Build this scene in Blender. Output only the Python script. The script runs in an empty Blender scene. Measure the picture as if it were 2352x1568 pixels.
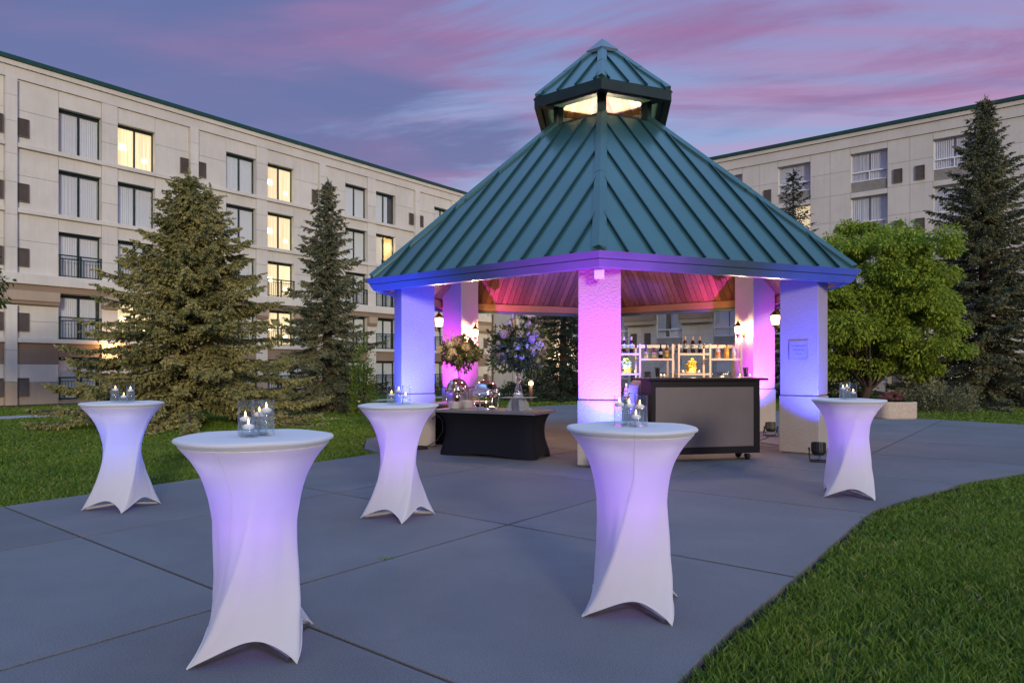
import bpy, bmesh, math, random
import numpy as np
from mathutils import Vector, Matrix, Euler

R = math.radians
random.seed(7)
rng = np.random.default_rng(11)
S = bpy.context.scene
COL = S.collection

# ------------------------------------------------------------------ camera
EYE = 1.39                      # camera height, metres
F_PX, HOR, CX = 1561.6, 847.0, 1176.0   # photo measured at 2352 x 1568
cam_d = bpy.data.cameras.new('camera')
cam = bpy.data.objects.new('camera', cam_d)
COL.objects.link(cam)
cam.location = (0, 0, EYE)
cam.rotation_euler = (R(90), 0, 0)
cam_d.sensor_width = 36.0
cam_d.lens = 36.0 * F_PX / 2352.0
cam_d.shift_y = (HOR - 784.0) / 2352.0
cam_d.clip_start = 0.05
cam_d.clip_end = 3000
S.camera = cam

# ------------------------------------------------------------------ render settings
S.render.engine = 'CYCLES'
cy = S.cycles
cy.use_denoising = True
cy.max_bounces = 10
cy.diffuse_bounces = 3
cy.glossy_bounces = 4
cy.transmission_bounces = 10
cy.transparent_max_bounces = 24
cy.sample_clamp_indirect = 4.0
cy.caustics_reflective = False
cy.caustics_refractive = False
S.view_settings.view_transform = 'Standard'
S.view_settings.look = 'None'
S.view_settings.gamma = 1.0
S.view_settings.use_curve_mapping = False
S.view_settings.exposure = 0.35

# ------------------------------------------------------------------ world: dusk sky with clouds
SUN_AZ, SUN_EL = 162.0, 11.0    # compass angle from +Y (clockwise), elevation: behind the camera
world = bpy.data.worlds.new('World')
S.world = world
world.use_nodes = True
wn, wl = world.node_tree.nodes, world.node_tree.links
wn.clear()


def wnode(t, **kw):
    n = wn.new(t)
    for k, v in kw.items():
        setattr(n, k, v)
    return n


def wmath(op, a, b=None):
    n = wnode('ShaderNodeMath', operation=op)
    for i, v in enumerate((a, b)):
        if v is None:
            continue
        if isinstance(v, (int, float)):
            n.inputs[i].default_value = v
        else:
            wl.new(v, n.inputs[i])
    return n.outputs[0]


def wramp(fac, stops, interp='EASE'):
    n = wnode('ShaderNodeValToRGB')
    n.color_ramp.interpolation = interp
    el = n.color_ramp.elements
    while len(el) < len(stops):
        el.new(0.5)
    for e, (p, c) in zip(el, stops):
        e.position = p
        e.color = (*c, 1) if len(c) == 3 else c
    wl.new(fac, n.inputs[0])
    return n.outputs[0]


def wmix(fac, a, b, mode='MIX'):
    n = wnode('ShaderNodeMix', data_type='RGBA', blend_type=mode)
    if isinstance(fac, (int, float)):
        n.inputs[0].default_value = fac
    else:
        wl.new(fac, n.inputs[0])
    for i, v in ((6, a), (7, b)):
        if isinstance(v, tuple):
            n.inputs[i].default_value = (*v, 1)
        else:
            wl.new(v, n.inputs[i])
    return n.outputs[2]


tc = wnode('ShaderNodeTexCoord')
nrm = wnode('ShaderNodeVectorMath', operation='NORMALIZE')
wl.new(tc.outputs['Generated'], nrm.inputs[0])
sep = wnode('ShaderNodeSeparateXYZ')
wl.new(nrm.outputs[0], sep.inputs[0])
elev = wmath('MAXIMUM', sep.outputs[2], 0.0)
den = wmath('ADD', elev, 0.16)
cmb = wnode('ShaderNodeCombineXYZ')
wl.new(wmath('DIVIDE', sep.outputs[0], den), cmb.inputs[0])
wl.new(wmath('DIVIDE', sep.outputs[1], den), cmb.inputs[1])


def wnoise(scale, stretch, rot, detail, rough=0.55, dist=0.6, off=(0, 0, 0)):
    mp = wnode('ShaderNodeMapping')
    mp.inputs['Rotation'].default_value = (0, 0, R(rot))
    mp.inputs['Scale'].default_value = stretch
    mp.inputs['Location'].default_value = off
    wl.new(cmb.outputs[0], mp.inputs[0])
    n = wnode('ShaderNodeTexNoise')
    n.inputs['Scale'].default_value = scale
    n.inputs['Detail'].default_value = detail
    n.inputs['Roughness'].default_value = rough
    n.inputs['Distortion'].default_value = dist
    wl.new(mp.outputs[0], n.inputs['Vector'])
    return n.outputs[0]


nish = wnode('ShaderNodeTexSky', sky_type='NISHITA', sun_disc=False)
nish.sun_elevation = R(4.0)
nish.sun_rotation = R(SUN_AZ)
nish.air_density = 1.3
nish.dust_density = 1.0
nish.ozone_density = 3.0
clear = wramp(elev, [(0.0, (0.62, 0.54, 0.62)), (0.10, (0.52, 0.49, 0.63)), (0.24, (0.28, 0.34, 0.57)),
                     (0.50, (0.17, 0.27, 0.53)), (1.0, (0.44, 0.84, 1.60))])
clear = wmix(0.03, clear, nish.outputs[0], 'ADD')


def wclamp(v, lo, hi):
    return wmath('MAXIMUM', wmath('MINIMUM', v, hi), lo)


dx = sep.outputs[0]
# pale blue openings
m_pale = wramp(wnoise(0.9, (1.0, 0.50, 1), 38, 7, 0.6, 1.6, (1.3, 0.4, 0)), [(0.44, (0, 0, 0)), (0.62, (1, 1, 1))])
open_up = wramp(elev, [(0.46, (1, 1, 1)), (0.72, (0.12, 0.12, 0.12))])   # the cloud sheets thin out overhead
c1 = wmix(wmath('MULTIPLY', wmath('MULTIPLY', m_pale, open_up), 0.60), clear, (0.20, 0.36, 0.62))
# rose sheets, stronger to the right
bias_r = wmath('MULTIPLY', wclamp(wmath('ADD', dx, 0.15), 0.0, 0.5), 0.13)
m_pink = wramp(wmath('ADD', wnoise(0.62, (0.42, 1.5, 1), 17, 9, 0.6, 1.5, (0.9, 2.1, 0)), bias_r), [(0.45, (0, 0, 0)), (0.66, (1, 1, 1))])
pink = wramp(elev, [(0.0, (0.86, 0.44, 0.48)), (0.22, (0.62, 0.31, 0.46)), (0.42, (0.40, 0.22, 0.42)), (0.6, (0.22, 0.15, 0.34)), (1.0, (0.15, 0.16, 0.36))])
c2 = wmix(wmath('MULTIPLY', wmath('MULTIPLY', m_pink, open_up), 0.85), c1, pink)
# slate-violet bank, heavier to the upper left
bias_l = wmath('MULTIPLY', wclamp(wmath('MULTIPLY', dx, -0.62), -0.03, 0.30), wclamp(wmath('MULTIPLY', elev, 3.0), 0.0, 1.0))
m_dark = wramp(wmath('ADD', wnoise(0.9, (0.5, 1.4, 1), 22, 9, 0.62, 1.6, (4.4, 0.3, 0)), bias_l), [(0.45, (0, 0, 0)), (0.63, (1, 1, 1))])
dark = wmix(wramp(wnoise(1.1, (0.5, 1.2, 1), 25, 5, 0.5, 1.2, (7.7, 3.3, 0)), [(0.36, (0, 0, 0)), (0.58, (1, 1, 1))]), (0.105, 0.110, 0.27), (0.29, 0.135, 0.30))
c3 = wmix(wmath('MULTIPLY', wmath('MULTIPLY', m_dark, open_up), 0.74), c2, dark)
# thin slate streaks lying low over the roofs
cm2 = wnode('ShaderNodeCombineXYZ')
wl.new(wmath('MULTIPLY', dx, 1.5), cm2.inputs[0])
wl.new(wmath('MULTIPLY', wmath('SUBTRACT', elev, wmath('MULTIPLY', dx, 0.10)), 15.0), cm2.inputs[1])
st_ = wnode('ShaderNodeTexNoise')
st_.inputs['Scale'].default_value = 1.3
st_.inputs['Detail'].default_value = 7
st_.inputs['Distortion'].default_value = 0.6
wl.new(cm2.outputs[0], st_.inputs['Vector'])
m_st = wramp(st_.outputs[0], [(0.54, (0, 0, 0)), (0.64, (1, 1, 1))])
m_lo = wramp(elev, [(0.10, (1, 1, 1)), (0.46, (0, 0, 0))])
c3 = wmix(wmath('MULTIPLY', wmath('MULTIPLY', m_st, m_lo), 0.85), c3, (0.20, 0.20, 0.40))
bg = wnode('ShaderNodeBackground')
wl.new(c3, bg.inputs[0])
bg.inputs[1].default_value = 0.86
wo = wnode('ShaderNodeOutputWorld')
wl.new(bg.outputs[0], wo.inputs[0])

# ------------------------------------------------------------------ sun: soft warm afterglow from behind the camera
sd = bpy.data.lights.new('sun', 'SUN')
sun = bpy.data.objects.new('sun', sd)
COL.objects.link(sun)
sd.energy = 1.5
sd.angle = R(10)
sd.color = (1.0, 0.85, 0.66)
sdir = Vector((math.sin(R(SUN_AZ)) * math.cos(R(SUN_EL)), math.cos(R(SUN_AZ)) * math.cos(R(SUN_EL)), math.sin(R(SUN_EL))))
sun.rotation_euler = (-sdir).to_track_quat('-Z', 'Y').to_euler()
sun.location = (0, -20, 30)


# ------------------------------------------------------------------ material kit
def nodes_of(name):
    m = bpy.data.materials.new(name)
    m.use_nodes = True
    m.node_tree.nodes.clear()
    return m, m.node_tree.nodes, m.node_tree.links


def out(m, sh):
    o = m.node_tree.nodes.new('ShaderNodeOutputMaterial')
    m.node_tree.links.new(sh, o.inputs[0])


def lin(c):
    return tuple((v / 12.92 if v <= 0.04045 else ((v + 0.055) / 1.055) ** 2.4) for v in c)


def tex_noise(n, l, vec, scale, detail=4, rough=0.55, dist=0.0):
    t = n.new('ShaderNodeTexNoise')
    t.inputs['Scale'].default_value = scale
    t.inputs['Detail'].default_value = detail
    t.inputs['Roughness'].default_value = rough
    t.inputs['Distortion'].default_value = dist
    if vec is not None:
        l.new(vec, t.inputs['Vector'])
    return t.outputs[0]


def mixc(n, l, fac, a, b, mode='MIX'):
    x = n.new('ShaderNodeMix')
    x.data_type = 'RGBA'
    x.blend_type = mode
    if isinstance(fac, (int, float)):
        x.inputs[0].default_value = fac
    else:
        l.new(fac, x.inputs[0])
    for i, v in ((6, a), (7, b)):
        if isinstance(v, tuple):
            x.inputs[i].default_value = (*v[:3], 1)
        else:
            l.new(v, x.inputs[i])
    return x.outputs[2]


def ramp(n, l, fac, p0, p1, c0=(0, 0, 0), c1=(1, 1, 1)):
    r = n.new('ShaderNodeValToRGB')
    r.color_ramp.elements[0].position = p0
    r.color_ramp.elements[0].color = (*c0, 1)
    r.color_ramp.elements[1].position = p1
    r.color_ramp.elements[1].color = (*c1, 1)
    l.new(fac, r.inputs[0])
    return r.outputs[0]


def bumpn(n, l, h, strength, dist):
    b = n.new('ShaderNodeBump')
    b.inputs['Strength'].default_value = strength
    b.inputs['Distance'].default_value = dist
    l.new(h, b.inputs['Height'])
    return b.outputs[0]


def surf(name, col, rough=0.7, metal=0.0, var=0.12, vscale=3.0, col2=None, bump=0.0, bscale=60.0, bdist=0.004,
         spec=0.4, speck=0.0, sscale=250.0, coat=0.0, island=0.0, obj=0.0, streak=0.0, stain=0.0):
    """plain weathered surface: base colour with two scales of mottling and optional fine relief"""
    m, n, l = nodes_of(name)
    g = n.new('ShaderNodeNewGeometry')
    pos = g.outputs['Position']
    b = n.new('ShaderNodeBsdfPrincipled')
    c2 = col2 or tuple(v * (1 - 2.2 * var) for v in col)
    f = ramp(n, l, tex_noise(n, l, pos, vscale, 6, 0.6), 0.35, 0.72)
    c = mixc(n, l, f, tuple(min(1, v * (1 + var)) for v in col), c2)
    if stain:      # old water stains and traffic marks
        fa = ramp(n, l, tex_noise(n, l, pos, 0.45, 8, 0.62, 0.8), 0.47, 0.62)
        fb = ramp(n, l, tex_noise(n, l, pos, 2.6, 7, 0.65, 1.2), 0.52, 0.72)
        for ff, kk in ((fa, stain), (fb, stain * 0.8)):
            sm_ = n.new('ShaderNodeMath')
            sm_.operation = 'MULTIPLY'
            sm_.inputs[1].default_value = kk
            l.new(ff, sm_.inputs[0])
            c = mixc(n, l, sm_.outputs[0], c, tuple(v * 0.45 for v in col))
    if streak:      # faint rain streaks running down the coating
        mp = n.new('ShaderNodeMapping')
        mp.inputs['Scale'].default_value = (3.2, 3.2, 0.22)
        l.new(pos, mp.inputs[0])
        fs = ramp(n, l, tex_noise(n, l, mp.outputs[0], 2.2, 5, 0.6), 0.48, 0.75)
        sm_ = n.new('ShaderNodeMath')
        sm_.operation = 'MULTIPLY'
        sm_.inputs[1].default_value = streak
        l.new(fs, sm_.inputs[0])
        c = mixc(n, l, sm_.outputs[0], c, tuple(v * 0.62 for v in col))
    if speck:
        f2 = ramp(n, l, tex_noise(n, l, pos, sscale, 2, 0.5), 0.40, 0.62)
        c = mixc(n, l, speck, c, mixc(n, l, f2, tuple(v * 0.45 for v in col), tuple(min(1, v * 1.5) for v in col)))
    if island:
        hs = n.new('ShaderNodeHueSaturation')
        mr = n.new('ShaderNodeMapRange')
        mr.inputs[3].default_value = 1 - island
        mr.inputs[4].default_value = 1 + island
        l.new(g.outputs['Random Per Island'], mr.inputs[0])
        l.new(mr.outputs[0], hs.inputs['Value'])
        l.new(c, hs.inputs['Color'])
        c = hs.outputs[0]
    if obj:      # each slab or panel cast at its own tone
        hs = n.new('ShaderNodeHueSaturation')
        oi = n.new('ShaderNodeObjectInfo')
        mr = n.new('ShaderNodeMapRange')
        mr.inputs[3].default_value = 1 - obj
        mr.inputs[4].default_value = 1 + obj
        l.new(oi.outputs['Random'], mr.inputs[0])
        l.new(mr.outputs[0], hs.inputs['Value'])
        l.new(c, hs.inputs['Color'])
        c = hs.outputs[0]
    l.new(c, b.inputs['Base Color'])
    b.inputs['Roughness'].default_value = rough
    b.inputs['Metallic'].default_value = metal
    b.inputs['Specular IOR Level'].default_value = spec
    b.inputs['Coat Weight'].default_value = coat
    b.inputs['Coat Roughness'].default_value = 0.1
    if bump:
        l.new(bumpn(n, l, tex_noise(n, l, pos, bscale, 5, 0.6), bump, bdist), b.inputs['Normal'])
    out(m, b.outputs[0])
    return m


def glow(name, col, strength, var=0.0):
    m, n, l = nodes_of(name)
    e = n.new('ShaderNodeEmission')
    e.inputs[0].default_value = (*col, 1)
    e.inputs[1].default_value = strength
    if var:      # frosted glass round a bulb: lets the bulb's light out
        t = n.new('ShaderNodeBsdfTransparent')
        mx = n.new('ShaderNodeMixShader')
        mx.inputs[0].default_value = var
        l.new(e.outputs[0], mx.inputs[1])
        l.new(t.outputs[0], mx.inputs[2])
        out(m, mx.outputs[0])
    else:
        out(m, e.outputs[0])
    return m


def glassy(name, tint=(1, 1, 1), gloss_rough=0.02, ior=1.45, body=None, body_fac=0.0, base=0.04, power=3.0):
    """thin pane or shell: clear with a Fresnel reflection, optionally a little body colour"""
    m, n, l = nodes_of(name)
    t = n.new('ShaderNodeBsdfTransparent')
    t.inputs[0].default_value = (*tint, 1)
    g = n.new('ShaderNodeBsdfGlossy')
    g.inputs['Roughness'].default_value = gloss_rough
    fr = n.new('ShaderNodeLayerWeight')
    pw_ = n.new('ShaderNodeMath')
    pw_.operation = 'POWER'
    pw_.inputs[1].default_value = power
    l.new(fr.outputs['Facing'], pw_.inputs[0])
    ad = n.new('ShaderNodeMath')
    ad.operation = 'MULTIPLY_ADD'
    ad.use_clamp = True
    ad.inputs[1].default_value = 0.85
    ad.inputs[2].default_value = base
    l.new(pw_.outputs[0], ad.inputs[0])
    mx = n.new('ShaderNodeMixShader')
    l.new(ad.outputs[0], mx.inputs[0])
    sh = t.outputs[0]
    if body:
        d = n.new('ShaderNodeBsdfDiffuse')
        d.inputs[0].default_value = (*body, 1)
        m2 = n.new('ShaderNodeMixShader')
        m2.inputs[0].default_value = body_fac
        l.new(sh, m2.inputs[1])
        l.new(d.outputs[0], m2.inputs[2])
        sh = m2.outputs[0]
    l.new(sh, mx.inputs[1])
    l.new(g.outputs[0], mx.inputs[2])
    out(m, mx.outputs[0])
    return m


def refr(name, tint, ior, clear=0.35):
    """liquid or thick glass: refracting, partly passing light straight through"""
    m, n, l = nodes_of(name)
    g = n.new('ShaderNodeBsdfGlass')
    g.inputs['Color'].default_value = (*tint, 1)
    g.inputs['Roughness'].default_value = 0.0
    g.inputs['IOR'].default_value = ior
    t = n.new('ShaderNodeBsdfTransparent')
    t.inputs[0].default_value = (*tint, 1)
    mx = n.new('ShaderNodeMixShader')
    mx.inputs[0].default_value = clear
    l.new(g.outputs[0], mx.inputs[1])
    l.new(t.outputs[0], mx.inputs[2])
    out(m, mx.outputs[0])
    return m


def leafy(name, c0, c1, trans=0.3, rough=0.6):
    """foliage: colour varies leaf by leaf, part of the light shines through"""
    m, n, l = nodes_of(name)
    g = n.new('ShaderNodeNewGeometry')
    r = n.new('ShaderNodeMapRange')
    l.new(g.outputs['Random Per Island'], r.inputs[0])
    f = tex_noise(n, l, g.outputs['Position'], 1.3, 3)
    ad = n.new('ShaderNodeMath')
    ad.operation = 'MULTIPLY_ADD'
    ad.inputs[1].default_value = 0.55
    l.new(r.outputs[0], ad.inputs[0])
    sc = n.new('ShaderNodeMath')
    sc.operation = 'MULTIPLY_ADD'
    sc.inputs[1].default_value = 1.6
    sc.inputs[2].default_value = -0.55
    l.new(f, sc.inputs[0])
    l.new(sc.outputs[0], ad.inputs[2])
    c = ramp(n, l, ad.outputs[0], 0.0, 1.0, c0, c1)
    b = n.new('ShaderNodeBsdfPrincipled')
    l.new(c, b.inputs['Base Color'])
    b.inputs['Roughness'].default_value = rough
    b.inputs['Specular IOR Level'].default_value = 0.25
    t = n.new('ShaderNodeBsdfTranslucent')
    l.new(c, t.inputs[0])
    mx = n.new('ShaderNodeMixShader')
    mx.inputs[0].default_value = trans
    l.new(b.outputs[0], mx.inputs[1])
    l.new(t.outputs[0], mx.inputs[2])
    out(m, mx.outputs[0])
    return m


def cloth(name, col, trans, weave=900.0):
    m, n, l = nodes_of(name)
    g = n.new('ShaderNodeNewGeometry')
    d = n.new('ShaderNodeBsdfPrincipled')
    c = mixc(n, l, tex_noise(n, l, g.outputs['Position'], 5, 4), tuple(v * 0.97 for v in col), tuple(min(1, v * 1.02) for v in col))
    l.new(c, d.inputs['Base Color'])
    d.inputs['Roughness'].default_value = 0.75
    d.inputs['Sheen Weight'].default_value = 0.15 if col[0] > 0.1 else 0.0
    d.inputs['Specular IOR Level'].default_value = 0.2 if col[0] > 0.1 else 0.08
    l.new(bumpn(n, l, tex_noise(n, l, g.outputs['Position'], weave, 2), 0.08, 0.001), d.inputs['Normal'])
    t = n.new('ShaderNodeBsdfTranslucent')
    l.new(c, t.inputs[0])
    mx = n.new('ShaderNodeMixShader')
    mx.inputs[0].default_value = trans
    l.new(d.outputs[0], mx.inputs[1])
    l.new(t.outputs[0], mx.inputs[2])
    out(m, mx.outputs[0])
    return m


def wood(name, c0, c1, scale=6.0, rough=0.55):
    """board grain along local Y, with knots; every board its own tone"""
    m, n, l = nodes_of(name)
    g = n.new('ShaderNodeNewGeometry')
    oi = n.new('ShaderNodeObjectInfo')
    tcn = n.new('ShaderNodeTexCoord')
    mp = n.new('ShaderNodeMapping')
    mp.inputs['Scale'].default_value = (9.0, 0.9, 9.0)
    ofs = n.new('ShaderNodeVectorMath')
    ofs.operation = 'SCALE'
    ofs.inputs[0].default_value = (13.0, 37.0, 5.0)
    l.new(oi.outputs['Random'], ofs.inputs['Scale'])
    l.new(ofs.outputs[0], mp.inputs['Location'])
    l.new(tcn.outputs['Object'], mp.inputs[0])
    w = n.new('ShaderNodeTexNoise')
    w.inputs['Scale'].default_value = scale * 0.5
    w.inputs['Detail'].default_value = 5
    w.inputs['Distortion'].default_value = 1.4
    l.new(mp.outputs[0], w.inputs['Vector'])
    wv = n.new('ShaderNodeMath')
    wv.operation = 'SINE'
    mu = n.new('ShaderNodeMath')
    mu.operation = 'MULTIPLY'
    mu.inputs[1].default_value = 40.0
    l.new(w.outputs[0], mu.inputs[0])
    l.new(mu.outputs[0], wv.inputs[0])
    f = ramp(n, l, wv.outputs[0], 0.0, 1.0)
    c = mixc(n, l, f, c0, c1)
    hs = n.new('ShaderNodeHueSaturation')
    mr = n.new('ShaderNodeMapRange')
    mr.inputs[3].default_value = 0.62
    mr.inputs[4].default_value = 1.30
    l.new(oi.outputs['Random'], mr.inputs[0])
    l.new(mr.outputs[0], hs.inputs['Value'])
    l.new(c, hs.inputs['Color'])
    b = n.new('ShaderNodeBsdfPrincipled')
    l.new(hs.outputs[0], b.inputs['Base Color'])
    b.inputs['Roughness'].default_value = rough
    l.new(bumpn(n, l, wv.outputs[0], 0.15, 0.002), b.inputs['Normal'])
    out(m, b.outputs[0])
    return m


M = {}
M['concrete'] = surf('concrete', (0.160, 0.159, 0.157), 0.85, var=0.12, vscale=0.9, bump=0.35, bscale=300, bdist=0.002, speck=0.45, sscale=150, obj=0.09, stain=0.30)
M['walk'] = surf('walk_concrete', (0.40, 0.385, 0.36), 0.85, var=0.06, vscale=1.2, bump=0.3, bscale=300, bdist=0.002, speck=0.15, sscale=260)
M['soil'] = surf('soil', (0.022, 0.017, 0.011), 0.95, var=0.25, vscale=9, bump=0.8, bscale=40, bdist=0.03)
M['mulch'] = surf('mulch', (0.06, 0.035, 0.022), 0.95, var=0.3, vscale=25, bump=1.0, bscale=50, bdist=0.04)
M['turf'] = surf('turf', (0.035, 0.075, 0.014), 0.9, var=0.3, vscale=2.2, col2=(0.022, 0.045, 0.010), bump=1.0, bscale=55, bdist=0.05, speck=0.35, sscale=45)
# mown turf: greens that shift patch by patch, with a scatter of straw-dry blades
m, n, l = nodes_of('grass_blades')
_g = n.new('ShaderNodeNewGeometry')
_p1 = ramp(n, l, tex_noise(n, l, _g.outputs['Position'], 0.9, 4, 0.6), 0.38, 0.64)
_gc = mixc(n, l, _p1, (0.045, 0.115, 0.012), (0.12, 0.200, 0.022))
_gc = mixc(n, l, _g.outputs['Random Per Island'], _gc, (0.19, 0.29, 0.035))
_dry = ramp(n, l, _g.outputs['Random Per Island'], 0.90, 0.93)
_pd = ramp(n, l, tex_noise(n, l, _g.outputs['Position'], 2.3, 3), 0.42, 0.62)
_dm = n.new('ShaderNodeMath')
_dm.operation = 'MULTIPLY'
l.new(_dry, _dm.inputs[0])
l.new(_pd, _dm.inputs[1])
_gc = mixc(n, l, _dm.outputs[0], _gc, (0.36, 0.29, 0.13))
_b = n.new('ShaderNodeBsdfPrincipled')
l.new(_gc, _b.inputs['Base Color'])
_b.inputs['Roughness'].default_value = 0.6
_b.inputs['Specular IOR Level'].default_value = 0.25
_t = n.new('ShaderNodeBsdfTranslucent')
l.new(_gc, _t.inputs[0])
_x = n.new('ShaderNodeMixShader')
_x.inputs[0].default_value = 0.35
l.new(_b.outputs[0], _x.inputs[1])
l.new(_t.outputs[0], _x.inputs[2])
out(m, _x.outputs[0])
M['grass'] = m
M['stucco'] = surf('cream_wall_coating', (0.64, 0.62, 0.55), 0.9, streak=0.2, obj=0.03, var=0.05, vscale=0.7, bump=0.25, bscale=120, bdist=0.003)
M['stucco_r'] = surf('pale_wall_coating', (0.60, 0.585, 0.525), 0.9, streak=0.2, obj=0.03, var=0.05, vscale=0.6, bump=0.2, bscale=120, bdist=0.003)
M['stucco_grey'] = surf('grey_wall_coating', (0.40, 0.40, 0.39), 0.9, var=0.05, vscale=0.6, bump=0.2, bscale=120, bdist=0.003)
M['backing'] = surf('joint_backing', (0.25, 0.23, 0.20), 0.95, var=0.1)
M['tan'] = surf('tan_wall_coating', (0.42, 0.34, 0.25), 0.9, streak=0.2, obj=0.03, var=0.06, vscale=0.8, bump=0.25, bscale=120, bdist=0.003)
M['brown'] = surf('brown_wall_coating', (0.27, 0.205, 0.15), 0.9, var=0.07, vscale=0.8, bump=0.25, bscale=120, bdist=0.003)
M['cap_green'] = surf('green_roof_edge', (0.015, 0.075, 0.06), 0.4, metal=0.2, var=0.1)
M['frame_dark'] = surf('dark_green_frame', (0.012, 0.03, 0.028), 0.4, metal=0.3, var=0.1)
M['rail_green'] = surf('dark_green_railing', (0.012, 0.042, 0.040), 0.4, metal=0.2, var=0.1)
M['frame_white'] = surf('white_frame', (0.72, 0.74, 0.76), 0.5, var=0.04)
M['louver'] = surf('louver_metal', (0.62, 0.60, 0.56), 0.5, metal=0.2, var=0.06)
M['vent_dark'] = surf('vent_slats', (0.16, 0.135, 0.115), 0.6, var=0.1)
M['vent_back'] = surf('vent_back', (0.03, 0.028, 0.026), 0.9, var=0.1)
M['room'] = surf('room_dark', (0.10, 0.09, 0.08), 0.95, var=0.1)  # unlit copy, the darkness of the rooms is put into the colour
M['curtain'] = cloth('sheer_curtain', (0.84, 0.87, 0.88), 0.15, 300)
M['curtain_lit'] = None
M['pane'] = glassy('window_pane', (0.96, 0.99, 1.0), 0.015, 1.5, base=0.12)
M['pane_lit'] = glassy('window_pane_lit', (0.93, 0.93, 0.90), 0.015, 1.5, base=0.03)
M['lamp_shade'] = glow('lamp_shade_glow', (1.0, 0.80, 0.48), 5.0)
M['room_lit'] = surf('room_wall_lit', (0.62, 0.50, 0.34), 0.9, var=0.06)  # lit copy of the room walls, lamplight put into the colour
m, n, l = nodes_of('curtain_lit')  # glow stands in for room light, with bright folds put into its colour
_g = n.new('ShaderNodeNewGeometry')
_e = n.new('ShaderNodeEmission')
_sx = n.new('ShaderNodeTexCoord')
_mp = n.new('ShaderNodeMapping')
_mp.inputs['Scale'].default_value = (14.0, 1.0, 0.35)
l.new(_sx.outputs['Object'], _mp.inputs[0])
_nz = ramp(n, l, tex_noise(n, l, _mp.outputs[0], 1.3, 3), 0.3, 0.7)
l.new(mixc(n, l, _nz, (0.62, 0.40, 0.17), (1.0, 0.82, 0.48)), _e.inputs[0])
_oi = n.new('ShaderNodeObjectInfo')
_mr = n.new('ShaderNodeMapRange')
_mr.inputs[3].default_value = 0.45
_mr.inputs[4].default_value = 0.95
l.new(_oi.outputs['Random'], _mr.inputs[0])
l.new(_mr.outputs[0], _e.inputs[1])
_d = n.new('ShaderNodeBsdfDiffuse')
_d.inputs[0].default_value = (0.75, 0.70, 0.6, 1)
_a = n.new('ShaderNodeAddShader')
l.new(_e.outputs[0], _a.inputs[0])
l.new(_d.outputs[0], _a.inputs[1])
out(m, _a.outputs[0])
M['curtain_lit'] = m

M['col_stucco'] = surf('column_stucco', (0.38, 0.345, 0.30), 0.92, var=0.03, vscale=1.3, bump=0.9, bscale=30, bdist=0.014)
M['col_joint'] = surf('column_joint', (0.20, 0.18, 0.16), 0.9)
M['roof_teal'] = surf('teal_roof_metal', (0.042, 0.115, 0.108), 0.28, metal=0.3, var=0.05, vscale=1.2, spec=0.5)
M['roof_rib'] = surf('teal_roof_rib', (0.018, 0.065, 0.065), 0.36, metal=0.25, var=0.05, spec=0.5)
M['fascia'] = surf('teal_fascia', (0.085, 0.135, 0.155), 0.32, metal=0.15, var=0.06, vscale=2, spec=0.5)
M['cupola_dark'] = surf('dark_green_trim', (0.014, 0.035, 0.034), 0.4, metal=0.2, var=0.1)
M['plank'] = wood('ceiling_board', (0.27, 0.095, 0.038), (0.12, 0.036, 0.016))
M['plank_gap'] = surf('ceiling_backing', (0.02, 0.012, 0.01), 0.95)
M['beam'] = wood('timber_beam', (0.36, 0.17, 0.075), (0.24, 0.10, 0.042))
M['pine'] = wood('pale_pine_board', (0.72, 0.50, 0.27), (0.52, 0.32, 0.15))
M['plaque'] = surf('plaque_plate', (0.40, 0.40, 0.42), 0.5, metal=0.3, var=0.1)
M['plaque_letter'] = surf('plaque_letter', (0.20, 0.20, 0.22), 0.6)

M['cover'] = cloth('white_stretch_fabric', (0.82, 0.825, 0.84), 0.38)
M['white_plastic'] = surf('white_plastic', (0.75, 0.75, 0.75), 0.5, var=0.03)
M['steel'] = surf('brushed_steel', (0.55, 0.54, 0.52), 0.22, metal=1.0, var=0.05)
M['chrome'] = surf('polished_steel', (0.72, 0.70, 0.67), 0.07, metal=1.0, var=0.03)
M['top_steel'] = surf('hammered_steel_top', (0.48, 0.46, 0.43), 0.35, metal=1.0, var=0.1, bump=0.4, bscale=60, bdist=0.003)
M['black_fabric'] = cloth('black_stretch_fabric', (0.010, 0.011, 0.016), 0.0)
M['black_paint'] = surf('black_satin', (0.006, 0.006, 0.009), 0.28, var=0.1, spec=0.3)
M['black_metal'] = surf('black_powdercoat', (0.012, 0.012, 0.014), 0.45, var=0.1)
M['rubber'] = surf('black_rubber', (0.015, 0.015, 0.015), 0.75)
M['bar_panel'] = surf('grey_bar_panel', (0.135, 0.125, 0.13), 0.34, metal=0.4, var=0.05, vscale=2.0, spec=0.4)
M['porcelain'] = surf('white_porcelain', (0.80, 0.80, 0.79), 0.15, var=0.02)
M['glass'] = glassy('clear_glass', (0.985, 0.99, 0.995), 0.01, 1.5, base=0.015, power=5.5)
M['water'] = glassy('water', (0.95, 0.985, 1.0), 0.01, 1.33, body=(0.75, 0.85, 0.95), body_fac=0.07, base=0.02, power=6.0)  # whitish body mixed in to imitate the brightness of refracted light
M['acrylic'] = glassy('acrylic', (0.90, 0.94, 0.97), 0.02, 1.5, body=(0.8, 0.85, 0.9), body_fac=0.18, base=0.08)
M['riser_acrylic'] = glassy('frosted_acrylic', (0.85, 0.9, 0.95), 0.1, 1.5, body=(0.62, 0.70, 0.78), body_fac=0.6, base=0.10)
M['crystal'] = refr('crystal_glass', (0.95, 0.97, 1.0), 1.5, 0.25)
M['wax'] = surf('white_wax', (0.85, 0.83, 0.80), 0.6, var=0.02)
M['flame'] = glow('candle_flame', (1.0, 0.55, 0.16), 11.0)
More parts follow.
